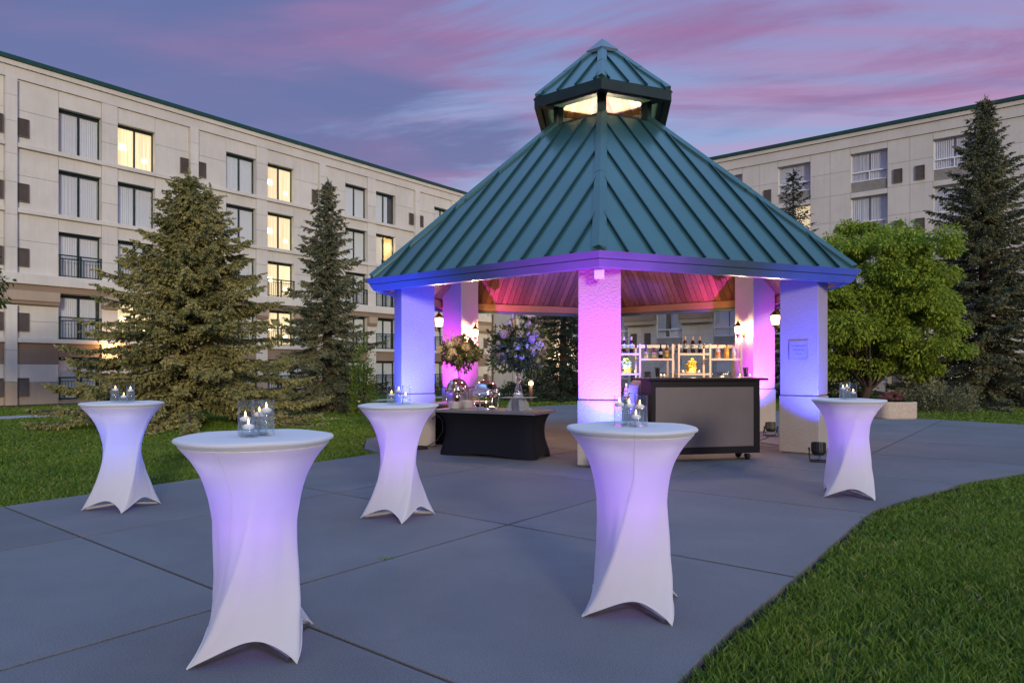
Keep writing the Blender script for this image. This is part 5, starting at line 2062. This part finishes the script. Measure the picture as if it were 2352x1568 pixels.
# ------------------------------------------------------------------ back bar shelving
SZ, SD = 12.30, 0.42
sxp = lambda px: atz(px, SZ)
zsh = lambda y: zat(y, SZ)
TOPZ, HI, MID, LOW = zsh(790), zsh(811), zsh(823), zsh(857)


def shelf_unit(label, px0, px1, px2):
    x0, x1, x2 = sxp(px0), sxp(px1), sxp(px2)
    t = thing('shelf_unit', label, 'shelves', (x0, SZ, 0), 0, 'metal back bar shelves')
    w1, w2 = x1 - x0, x2 - x0
    pw = 0.034
    for x in (0, w1, w2):
        for y in (0, SD):
            MB().box(x - pw / 2, x + pw / 2, y - pw / 2, y + pw / 2, 0, TOPZ).build('post', M['shelf'], t)
    for (a, b, z, nm) in ((0, w1, HI, 'shelf'), (0, w1, LOW, 'shelf'), (w1, w2, MID, 'shelf'), (0, w1, 0.86, 'shelf'), (w1, w2, LOW - 0.42, 'shelf'), (0, w2, 0.30, 'shelf')):
        a0, b0 = a + pw / 2 + 0.001, b - pw / 2 - 0.001
        sh = MB().box(a0, b0, -pw / 2, pw / 2, z - 0.034, z).build(nm, M['shelf'], t)
        MB().box(a0, b0, SD - pw / 2, SD + pw / 2, z - 0.034, z).build('rear_rail', M['shelf'], sh)
        MB().box(a0, b0, pw / 2 + 0.001, SD - pw / 2 - 0.001, z - 0.012, z - 0.001).build('shelf_board', M['shelf_glass'], sh)
        if z > 0.7:
            MB().box(a0 + 0.01, b0 - 0.01, 0.03, 0.05, z - 0.026, z - 0.014).build('light_strip', M['strip'], sh)
            lamp('strip_light', 'AREA', 1.5, (1.0, 0.70, 0.38), sh, ((a + b) / 2, SD / 2, z - 0.03), 0.3)
    MB().box(pw / 2 + 0.001, w2 - pw / 2 - 0.001, SD - pw / 2, SD + pw / 2, TOPZ - 0.06, TOPZ).build('top_rail', M['shelf'], t)
    return t


shelf_unit('left metal back bar shelf unit partly behind the pink column', 1398, 1470, 1545)
shelf_unit('right metal back bar shelf unit beside the rear column', 1559, 1631, 1702)

WINE = [(0, 0), (0.036, 0), (0.038, 0.006), (0.038, 0.185), (0.034, 0.205), (0.018, 0.232), (0.0145, 0.245), (0.0145, 0.262), (0, 0.262)]
FOIL = [(0.0155, 0.240), (0.0158, 0.305), (0.013, 0.309), (0, 0.309)]


def bottle(label, loc, prof, mat, cap, cmat, lab, lmat, seg=20, sq=False, rot=0.0):
    t = thing('bottle', label, 'bottle', loc, rot, 'bottles on the back bar')
    sg = 4 if sq else seg
    ro = R(45) if sq else 0
    MB().lathe(prof, sg, rot=ro).build('glass', M[mat], t, not sq)
    MB().lathe(cap, 14).build('cap', M[cmat], t, True)
    if lab:
        z0, z1, r = lab
        MB().lathe([(r, z0), (r + 0.0008, z0 + 0.001), (r + 0.0008, z1 - 0.001), (r, z1)], sg, rot=ro).build('label', M[lmat], t, not sq)
        MB().lathe([(r + 0.0013, z0 + (z1 - z0) * 0.55), (r + 0.0013, z0 + (z1 - z0) * 0.68)], sg, rot=ro).build('label_print', M['l_navy'], t, not sq)
    return t


ysh = SZ + 0.13
for px, lb in ((1433.5, 'dark wine bottle on the left shelf next to the pink column'), (1450.5, 'dark wine bottle on the left shelf, right of the two'),
               (1573.5, 'dark wine bottle, left of three on the right top shelf'), (1591.5, 'dark wine bottle, middle of three on the right top shelf'),
               (1607.6, 'dark wine bottle, right of three on the right top shelf')):
    bottle(lb, (atz(px, ysh), ysh, HI), WINE, 'b_wine', FOIL, 'foil_tan', (0.085, 0.165, 0.0385), 'l_mint')
y2 = SZ + 0.12
bottle('clear bottle with brown neck, leftmost of four on middle shelf', (atz(1484, y2), y2, MID), [(0, 0), (0.036, 0), (0.038, 0.01), (0.036, 0.12), (0.030, 0.17), (0.016, 0.215), (0.014, 0.25), (0, 0.25)], 'b_clear_bottle',
       [(0.037, 0.118), (0.0305, 0.172), (0.0175, 0.216), (0.0165, 0.255), (0.016, 0.262), (0, 0.262)], 'foil_brown', (0.02, 0.10, 0.0382), 'l_cream')
bottle('square red liqueur bottle with flat black cap on middle shelf', (atz(1501, y2), y2, MID), [(0, 0), (0.055, 0), (0.057, 0.01), (0.057, 0.12), (0.045, 0.145), (0.016, 0.15), (0.015, 0.175), (0, 0.175)], 'b_red_liquor',
       [(0, 0.172), (0.034, 0.172), (0.034, 0.195), (0, 0.195)], 'foil_black', (0.02, 0.11, 0.0575), 'l_grey', sq=True, rot=0.1)
bottle('slim black liqueur bottle, third of four on middle shelf', (atz(1517.4, y2), y2, MID), [(0, 0), (0.038, 0), (0.04, 0.01), (0.04, 0.13), (0.032, 0.165), (0.016, 0.20), (0.013, 0.245), (0, 0.245)], 'b_dark_bottle',
       [(0.0142, 0.215), (0.0142, 0.265), (0, 0.266)], 'foil_black', (0.075, 0.125, 0.0405), 'l_cream')
bottle('amber liqueur bottle with yellow label, rightmost of four on middle shelf', (atz(1531.4, y2), y2, MID), [(0, 0), (0.037, 0), (0.039, 0.01), (0.039, 0.15), (0.03, 0.185), (0.015, 0.21), (0.0135, 0.24), (0, 0.24)], 'b_amber',
       [(0.015, 0.228), (0.015, 0.252), (0, 0.253)], 'foil_black', (0.03, 0.14, 0.0395), 'l_yellow')
SP = [(0, 0), (0.041, 0), (0.043, 0.01), (0.043, 0.15), (0.036, 0.175), (0.016, 0.20), (0.014, 0.24), (0, 0.24)]
SPC = [(0.0155, 0.222), (0.0155, 0.262), (0, 0.263)]
bottle('clear spirit bottle with orange label and red cap', (atz(1648.8, y2), y2, MID), SP, 'b_clear_bottle', SPC, 'foil_red', (0.03, 0.135, 0.0435), 'l_orange')
bottle('yellow liqueur bottle, middle of three on the right shelf', (atz(1669, y2), y2, MID), SP, 'b_yellow_liquor', SPC, 'foil_green', (0.07, 0.115, 0.0435), 'l_yellow')
bottle('clear spirit bottle with purple cap, rightmost on the shelf', (atz(1686, y2), y2, MID), SP, 'b_clear_bottle', SPC, 'foil_purple', (0.06, 0.115, 0.0435), 'l_cream')
bottle('small rose liqueur bottle low behind the candle glasses', (atz(1438.5, y2), y2, 0.861), SP, 'b_rose_liquor', SPC, 'l_cream', (0.03, 0.1, 0.0435), 'l_cream')
bottle('squat orange liqueur bottle with red cap low behind the candle glasses', (atz(1452.5, y2), y2, 0.861), [(0, 0), (0.05, 0), (0.055, 0.03), (0.05, 0.07), (0.025, 0.11), (0.015, 0.15), (0.014, 0.19), (0, 0.19)], 'b_rose_liquor',
       [(0.016, 0.185), (0.018, 0.225), (0, 0.23)], 'foil_red', None, None)
WG = MB().lathe([(0, 0), (0.034, 0.001), (0.030, 0.004), (0.006, 0.010), (0.004, 0.07), (0.010, 0.082), (0.034, 0.105), (0.042, 0.135), (0.040, 0.165), (0.036, 0.185), (0.0345, 0.185), (0.0385, 0.16), (0.040, 0.135), (0.032, 0.107), (0.008, 0.086), (0, 0.085)], 20).mesh('wine_glass', M['glass'], True)
yg = SZ + 0.05
for px, lb in ((1429, 'empty wine glass at the pink column end of the left shelf'), (1443, 'empty wine glass in the middle of the left shelf'), (1457, 'empty wine glass at the right end of the left shelf'),
               (1567.5, 'empty wine glass, first from left on the right top shelf'), (1581, 'empty wine glass, second from left on the right top shelf'),
               (1593, 'empty wine glass before the middle wine bottle'), (1604, 'empty wine glass, second from right on the right top shelf'), (1617, 'empty wine glass, rightmost on the right top shelf')):
    tag(at(link('wine_glass', WG, None), (atz(px, yg), yg, HI + 0.0005)), lb, 'wine glass', 'wine glasses on the back bar')


def fruit_jar(label, px, cols_, seed):
    y = SZ + 0.17
    t = thing('fruit_jar', label, 'fruit jar', (atz(px, y), y, LOW), 0.1, 'glass jars of citrus fruit')
    h_, w_ = 0.225, 0.088
    g_ = MB()
    for a in ((-w_, w_, -w_, -w_ + 0.005), (-w_, w_, w_ - 0.005, w_), (-w_, -w_ + 0.005, -w_ + 0.005, w_ - 0.005), (w_ - 0.005, w_, -w_ + 0.005, w_ - 0.005)):
        g_.box(*a, 0, h_)
    g_.box(-w_ + 0.005, w_ - 0.005, -w_ + 0.005, w_ - 0.005, 0, 0.012)
    g_.build('jar', M['glass'], t)
    r_ = random.Random(seed)
    fm = {c: MB().lathe([(0, -0.036), (0.010, -0.033), (0.024, -0.022), (0.031, 0), (0.024, 0.022), (0.010, 0.033), (0, 0.036)], 14).mesh('fruit', M[c], True) for c in cols_}
    for lay in range(5):
        for i in (-1, 0, 1) if lay < 4 else (-0.5, 0.5):
            for j in (-1, 0, 1) if lay < 4 else (0,):
                if lay >= 3 and r_.random() < 0.35:
                    continue
                o = link('fruit', fm[r_.choice(cols_)], t)
                o.location = (i * 0.053 + r_.uniform(-.004, .004), j * 0.053 + r_.uniform(-.004, .004), 0.046 + lay * 0.050)
                o.rotation_euler = (r_.uniform(0, 3), r_.uniform(0, 3), 0)
    MB().box(-0.07, 0.07, -0.07, 0.07, 0.0122, 0.0145).build('jar_light', M['strip'], t)
    lamp('jar_glow', 'POINT', 1.2, (1.0, 0.75, 0.42), t, (0, -0.13, 0.06), 0.04)


fruit_jar('square glass jar of limes and oranges on the left shelf', 1438, ['lime', 'lime', 'orange_fruit', 'lemon'], 4)
fruit_jar('square glass jar of lemons and limes on the right shelf', 1587, ['lemon', 'lemon', 'lime', 'lemon', 'orange_fruit'], 8)
yv = SZ + 0.08
votive('lit votive candle right of the jar of limes', (atz(1459, yv), yv, LOW))
votive('lit votive candle left of the jar of lemons', (atz(1569, yv), yv, LOW))
votive('lit votive candle right of the jar of lemons', (atz(1606, yv), yv, LOW))

# rounded bin standing behind the left end of the bar
bn = thing('waste_bin', 'round topped beige waste bin, lit pink, behind the left end of bar', 'waste bin', (atz(1481, 11.2), 11.2, 0), R(12))
MB().box(-0.20, 0.20, -0.18, 0.18, 0.0, 0.99).build('body', M['bin'], bn, bevel=0.03)
lid = MB()
pf = [(-0.21, 0.992)] + [(-0.21 * math.cos(a), 1.03 + 0.21 * math.sin(a)) for a in [R(x) for x in range(0, 181, 12)]] + [(0.21, 0.992)]
nv_ = len(pf)
lid.add([(x, -0.21, z) for x, z in pf] + [(x, 0.21, z) for x, z in pf], [tuple(range(nv_)), tuple(reversed(range(nv_, 2 * nv_)))] + [(i, nv_ + i, nv_ + (i + 1) % nv_, (i + 1) % nv_) for i in range(nv_)])
lid.build('lid', M['bin'], bn, bevel=0.01)


# ------------------------------------------------------------------ trees
def unit(a):
    return a / (np.linalg.norm(a, axis=-1, keepdims=True) + 1e-9)


def spruce(label, base, H, Rb, seed, mat, n_br=230, shards=15, tw_den=1.0, skirt_z=0.35, low_long=1.0, side_tops=(), size=1.0, prof=0.85):
    g_ = np.random.default_rng(seed)
    t = thing('spruce_tree', label, 'spruce', base, g_.uniform(0, 6.28), 'spruce trees in the courtyard')
    wood_ = MB()
    wood_.tube([(0, 0, -0.1), (0.03, 0, H * 0.3), (-0.02, 0.02, H * 0.65), (0, 0, H * 0.985)], [0.022 * H + 0.03, 0.017 * H + 0.02, 0.010 * H, 0.012], 10)
    wood_.build('trunk', M['bark'], t, True)
    tops = [(0.0, 0.0, H, 1.0, 0.0)] + list(side_tops)
    TS, TD, TL = [], [], []
    limbs = MB()
    for (ox, oy, hh, rs, zlow) in tops:
        nb = int(n_br * rs * (1 if zlow == 0 else 0.35))
        for b in range(nb):
            u = (b + g_.random()) / nb
            z = zlow + skirt_z * (zlow == 0) + (hh - zlow - skirt_z * (zlow == 0)) * (1 - (1 - u) ** 1.35 if False else u ** 1.12)
            f_ = max(0.0, 1 - (z - zlow) / (hh - zlow + 0.05))
            L = Rb * rs * (f_ ** prof) * g_.uniform(0.55, 1.15) + 0.08
            if u < 0.18 and zlow == 0:
                L *= 1 + (low_long - 1) * g_.random()
            az = b * 2.39996 + g_.uniform(-0.5, 0.5)
            rise = 0.55 * (1 - f_) ** 1.3 - 0.18 * f_ + g_.uniform(-0.10, 0.10)
            n_pt = max(3, int(L / 0.11))
            tt = np.linspace(0.08, 1, n_pt)
            out_ = np.array([math.cos(az), math.sin(az), 0])
            zz_ = z + L * (rise * tt - 0.30 * f_ * tt ** 1.5 + 0.22 * f_ * tt ** 4)
            pp = np.stack([ox + out_[0] * L * tt, oy + out_[1] * L * tt, np.maximum(zz_, 0.05)], 1)
            limbs.tube([(ox, oy, z)] + [tuple(p) for p in pp[::max(1, n_pt // 4)]], 0.008 + 0.006 * f_ * L, 4, False)
            lat = np.array([-out_[1], out_[0], 0])
            for i in range(n_pt):
                k = tt[i]
                if k < 0.18 and f_ > 0.5 and g_.random() < 0.6:
                    continue
                for s in (-1, 1):
                    for rep in range(int(g_.random() < tw_den) + int(tw_den > 1 and g_.random() < tw_den - 1)):
                        l_ = (0.10 + 0.24 * (1 - k) * min(1, L)) * g_.uniform(0.7, 1.25) * size
                        d_ = out_ * 0.75 + lat * s * g_.uniform(0.5, 1.0) + np.array([0, 0, g_.uniform(-0.95, 0.10)])
                        TS.append(pp[i] + g_.normal(0, 0.02, 3))
                        TD.append(d_)
                        TL.append(l_)
            TS.append(pp[-1])
            TD.append(out_ + np.array([0, 0, 0.15]))
            TL.append(0.16 * size)
    for (ox, oy, hh, rs, zlow) in tops:
        for q in range(9):
            TS.append(np.array([ox, oy, hh - 0.05 * q]))
            TD.append(np.array([0, 0, 1.0]) + g_.normal(0, 0.35, 3) * (q > 0))
            TL.append(0.22 * size)
    limbs.build('branches', M['bark'], t)
    TS, TD, TL = np.array(TS), unit(np.array(TD)), np.array(TL)
    nT = len(TS)
    m_ = shards
    k = np.tile((np.arange(m_) + 0.5) / m_, nT) + g_.uniform(-0.03, 0.03, nT * m_)
    S_, D_, L_ = np.repeat(TS, m_, 0), np.repeat(TD, m_, 0), np.repeat(TL, m_)
    P0_ = S_ + D_ * (k * L_)[:, None]
    rd = unit(g_.normal(0, 1, (nT * m_, 3)))
    rd = unit(rd - D_ * np.sum(rd * D_, 1)[:, None])
    nd = unit(D_ * 0.75 + rd * 0.8 + np.array([0, 0, -0.12]))
    ln = 0.060 * size * g_.uniform(0.7, 1.35, nT * m_) * (1 - 0.35 * k)
    sd2 = unit(np.cross(nd, g_.normal(0, 1, (nT * m_, 3)))) * (0.015 * size)
    V = np.stack([P0_ - sd2, P0_ + sd2, P0_ + nd * ln[:, None]], 1).reshape(-1, 3)
    np_mesh('crown', V, np.arange(len(V)).reshape(-1, 3), M[mat], t)
    return t


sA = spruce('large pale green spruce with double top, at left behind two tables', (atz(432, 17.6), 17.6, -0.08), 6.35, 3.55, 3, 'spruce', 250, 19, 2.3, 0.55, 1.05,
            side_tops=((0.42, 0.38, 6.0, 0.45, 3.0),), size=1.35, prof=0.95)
sA.rotation_euler.z = -0.7
# second leader of the big spruce and its rusty dead twig
tip = MB()
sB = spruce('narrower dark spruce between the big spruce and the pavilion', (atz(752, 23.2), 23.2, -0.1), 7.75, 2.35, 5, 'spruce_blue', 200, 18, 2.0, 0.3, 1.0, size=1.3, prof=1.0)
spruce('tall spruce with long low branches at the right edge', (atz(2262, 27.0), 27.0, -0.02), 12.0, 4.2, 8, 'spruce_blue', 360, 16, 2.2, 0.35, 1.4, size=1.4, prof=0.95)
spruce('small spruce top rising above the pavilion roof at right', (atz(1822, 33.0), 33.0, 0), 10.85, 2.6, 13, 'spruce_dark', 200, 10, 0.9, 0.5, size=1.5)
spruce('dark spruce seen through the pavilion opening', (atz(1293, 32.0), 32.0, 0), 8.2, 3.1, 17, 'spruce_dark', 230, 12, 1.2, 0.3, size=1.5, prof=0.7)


def leafy_tree(label, base, lean, H, crown, n_leaf, leaf, seed, mat, trunk_r, clumps, lowz):
    g_ = np.random.default_rng(seed)
    t = thing('leafy_tree', label, 'tree', base, 0, 'broadleaf trees')
    cx, cy_, cz, rx, ry, rz_ = crown
    tr = MB()
    fork = Vector((lean * 0.35, 0, lowz * 0.72))
    tr.tube([(0, 0, -0.15), (lean * 0.1, 0, lowz * 0.4), fork], [trunk_r * 1.25, trunk_r, trunk_r * 0.85], 10)
    tr.build('trunk', M['bark'], t, True)
    cen = []
    for i in range(clumps):
        d_ = unit(g_.normal(0, 1, 3))
        rr = g_.uniform(0.35, 1.0) ** 0.6 * (1 + 0.16 * math.sin(d_[0] * 4.1 + 1.3 * d_[2]) + 0.12 * math.sin(d_[2] * 6 + 2 * d_[1]) + g_.uniform(-0.06, 0.16))
        p = np.array([cx + d_[0] * rx * rr, cy_ + d_[1] * ry * rr, cz + d_[2] * rz_ * rr])
        if p[2] < lowz:
            p[2] = lowz + g_.uniform(0, 0.4)
        cen.append(p)
    cen = np.array(cen)
    lb_ = MB()
    for i in range(0, clumps, 9):
        e = Vector(cen[i])
        mid_ = fork.lerp(e, 0.45) + Vector((g_.uniform(-.35, .35), g_.uniform(-.35, .35), g_.uniform(0.2, 0.7)))
        lb_.tube([tuple(fork - Vector((0, 0, 0.2))), tuple(mid_), tuple(e)], [trunk_r * 0.45, trunk_r * 0.22, 0.012], 5, False)
    lb_.build('branches', M['bark'], t, True)
    sz = g_.uniform(0.20, 0.55, clumps)
    idx = g_.integers(0, clumps, n_leaf)
    d_ = unit(g_.normal(0, 1, (n_leaf, 3)))
    rr = g_.uniform(0.15, 1.15, n_leaf) ** 0.6
    Pp = cen[idx] + d_ * (rr * sz[idx])[:, None] * np.array([1.15, 1.15, 0.75])
    dirn = unit(d_ * 0.6 + np.array([0, 0, -0.55]) + g_.normal(0, 0.35, (n_leaf, 3)))
    sd3 = unit(np.cross(dirn, g_.normal(0, 1, (n_leaf, 3)) + np.array([0, 0, 0.3])))
    L = (leaf * g_.uniform(0.6, 1.3, n_leaf))[:, None]
    nn_ = np.cross(sd3, dirn)
    V = np.stack([Pp, Pp + dirn * L * 0.5 + sd3 * L * 0.21 + nn_ * L * 0.05, Pp + dirn * L, Pp + dirn * L * 0.5 - sd3 * L * 0.21 + nn_ * L * 0.05], 1).reshape(-1, 3)
    np_mesh('crown', V, np.arange(len(V)).reshape(-1, 4), M[mat], t)
    return t


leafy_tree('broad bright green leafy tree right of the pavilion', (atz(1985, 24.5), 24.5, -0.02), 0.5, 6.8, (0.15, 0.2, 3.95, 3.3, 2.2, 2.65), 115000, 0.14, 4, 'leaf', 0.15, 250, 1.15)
leafy_tree('leafy tree whose twigs reach into the left edge', (-17.2, 19.6, -0.1), 0.3, 6.0, (0.25, 0, 3.9, 2.0, 1.6, 1.5), 15000, 0.15, 9, 'leaf_dark', 0.12, 60, 2.2)


def shrub(label, base, r, h_, n_, seed, mat='leaf_dark', leaf=0.09):
    t = thing('shrub', label, 'shrub', base, 0, 'low shrubs')

    def fp(g_, k):
        d_ = unit(g_.normal(0, 1, (k, 3)))
        d_[:, 2] = np.abs(d_[:, 2])
        rad = g_.uniform(0.3, 1.0, k) ** 0.5
        lump = 1 + 0.25 * np.sin(d_[:, 0] * 7 + seed) * np.cos(d_[:, 1] * 6)
        return d_ * (rad * lump)[:, None] * np.array([r, r, h_]), d_
    V, F = leaf_cloud(n_, fp, leaf, seed)
    np_mesh('leaves', V, F, M[mat], t)
    st = MB()
    for k in range(5):
        a = k * 1.3
        st.tube([(0, 0, -0.03), (0.4 * r * math.cos(a), 0.4 * r * math.sin(a), 0.7 * h_)], 0.012, 4)
    st.build('stems', M['bark'], t)


shrub('low dark shrub at the base of the corner wall', (atz(1172, 34), 34, -0.03), 0.7, 0.75, 1500, 4)
shrub('dark shrub under the left wing seen beside the blue column', (atz(1010, 40), 40, -0.1), 0.8, 0.9, 1200, 5)
shrub('dark shrub mass behind the right blue column', (atz(1925, 30.5), 30.5, 0), 1.3, 2.6, 5000, 6, leaf=0.13)
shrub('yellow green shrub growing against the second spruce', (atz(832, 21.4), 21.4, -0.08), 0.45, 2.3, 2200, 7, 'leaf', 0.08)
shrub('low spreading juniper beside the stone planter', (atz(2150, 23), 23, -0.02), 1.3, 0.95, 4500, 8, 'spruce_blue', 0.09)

# ------------------------------------------------------------------ planter with sedum
pl = thing('stone_planter', 'pale aggregate stone planter with dull red flowers beside the lawn', 'planter', (atz(2051, 19.25), 19.25, 0), R(4))
prof_ = []
for (cx_, cy2, a0) in ((0.32, 0.22, 0), (-0.32, 0.22, 90), (-0.32, -0.22, 180), (0.32, -0.22, 270)):
    for k in range(6):
        a = R(a0 + 18 * k)
        prof_.append((cx_ + 0.20 * math.cos(a), cy2 + 0.20 * math.sin(a)))
bod = MB()
n_ = len(prof_)
for z, k in ((0.0, 0.96), (0.03, 0.99), (0.44, 1.0), (0.47, 0.98), (0.47, 0.86), (0.40, 0.85)):
    for x, y in prof_:
        bod.v.append((x * k, y * k, z))
for j in range(5):
    for i in range(n_):
        i2 = (i + 1) % n_
        bod.f.append((j * n_ + i, j * n_ + i2, (j + 1) * n_ + i2, (j + 1) * n_ + i))
bod.f.append(tuple(5 * n_ + i for i in range(n_)))
bod.build('trough', M['aggregate'], pl)
SED = bloom_mesh('flower_head', M['sedum'], 77, 60)
r_ = random.Random(5)
for k in range(46):
    a, rr = r_.uniform(0, 6.28), math.sqrt(r_.random())
    x, y = 0.08 + 0.34 * rr * math.cos(a), 0.24 * rr * math.sin(a)
    o = link('flower_head', SED, pl)
    o.location = (x - 0.12, y, 0.56 + 0.22 * (1 - rr) + r_.uniform(-0.03, 0.03))
    s = r_.uniform(0.045, 0.075)
    o.scale = (s, s, s * 0.75)


def fpp(g_, k):
    d_ = unit(g_.normal(0, 1, (k, 3)))
    d_[:, 2] = np.abs(d_[:, 2]) * 0.8
    p = d_ * g_.uniform(0.2, 1, k)[:, None] * np.array([0.46, 0.30, 0.20]) + np.array([0.02, 0, 0.44])
    return p, d_


V, F = leaf_cloud(1300, fpp, 0.07, 6)
np_mesh('leaves', V, F, M['leaf_dark'], pl)


# ------------------------------------------------------------------ bollard lights
def bollard():
    t = thing('bollard_light', 'x', 'bollard light')
    MB().lathe([(0, 0), (0.10, 0), (0.10, 0.72), (0, 0.72)], 20).build('post', M['bollard'], t)
    MB().lathe([(0, 0.72), (0.088, 0.72), (0.088, 0.86), (0, 0.86)], 20).build('lens', M['bollard_glass'], t)
    MB().lathe([(0, 0.86), (0.10, 0.86), (0.10, 0.93), (0.09, 0.95), (0, 0.955)], 20).build('cap', M['bollard'], t)
    lamp('bollard_beam', 'POINT', 28, (1.0, 0.70, 0.36), t, (0, -0.16, 0.80), 0.09)
    return t


b0 = bollard()
for k, (px, Z, lb) in enumerate(((1219.5, 29.6, 'brown bollard with glowing band on the lawn behind the buffet'), (845, 31.5, 'lit bollard beside the second spruce at left'),
                                 (1131, 26.5, 'lit bollard half hidden behind the front chafing dish'))):
    t = b0 if k == 0 else copy_tree(b0)
    t.location = (atz(px, Z), Z, -0.03 if k != 1 else -0.14)
    tag(t, lb, 'bollard light', 'bollard lights on the lawn')
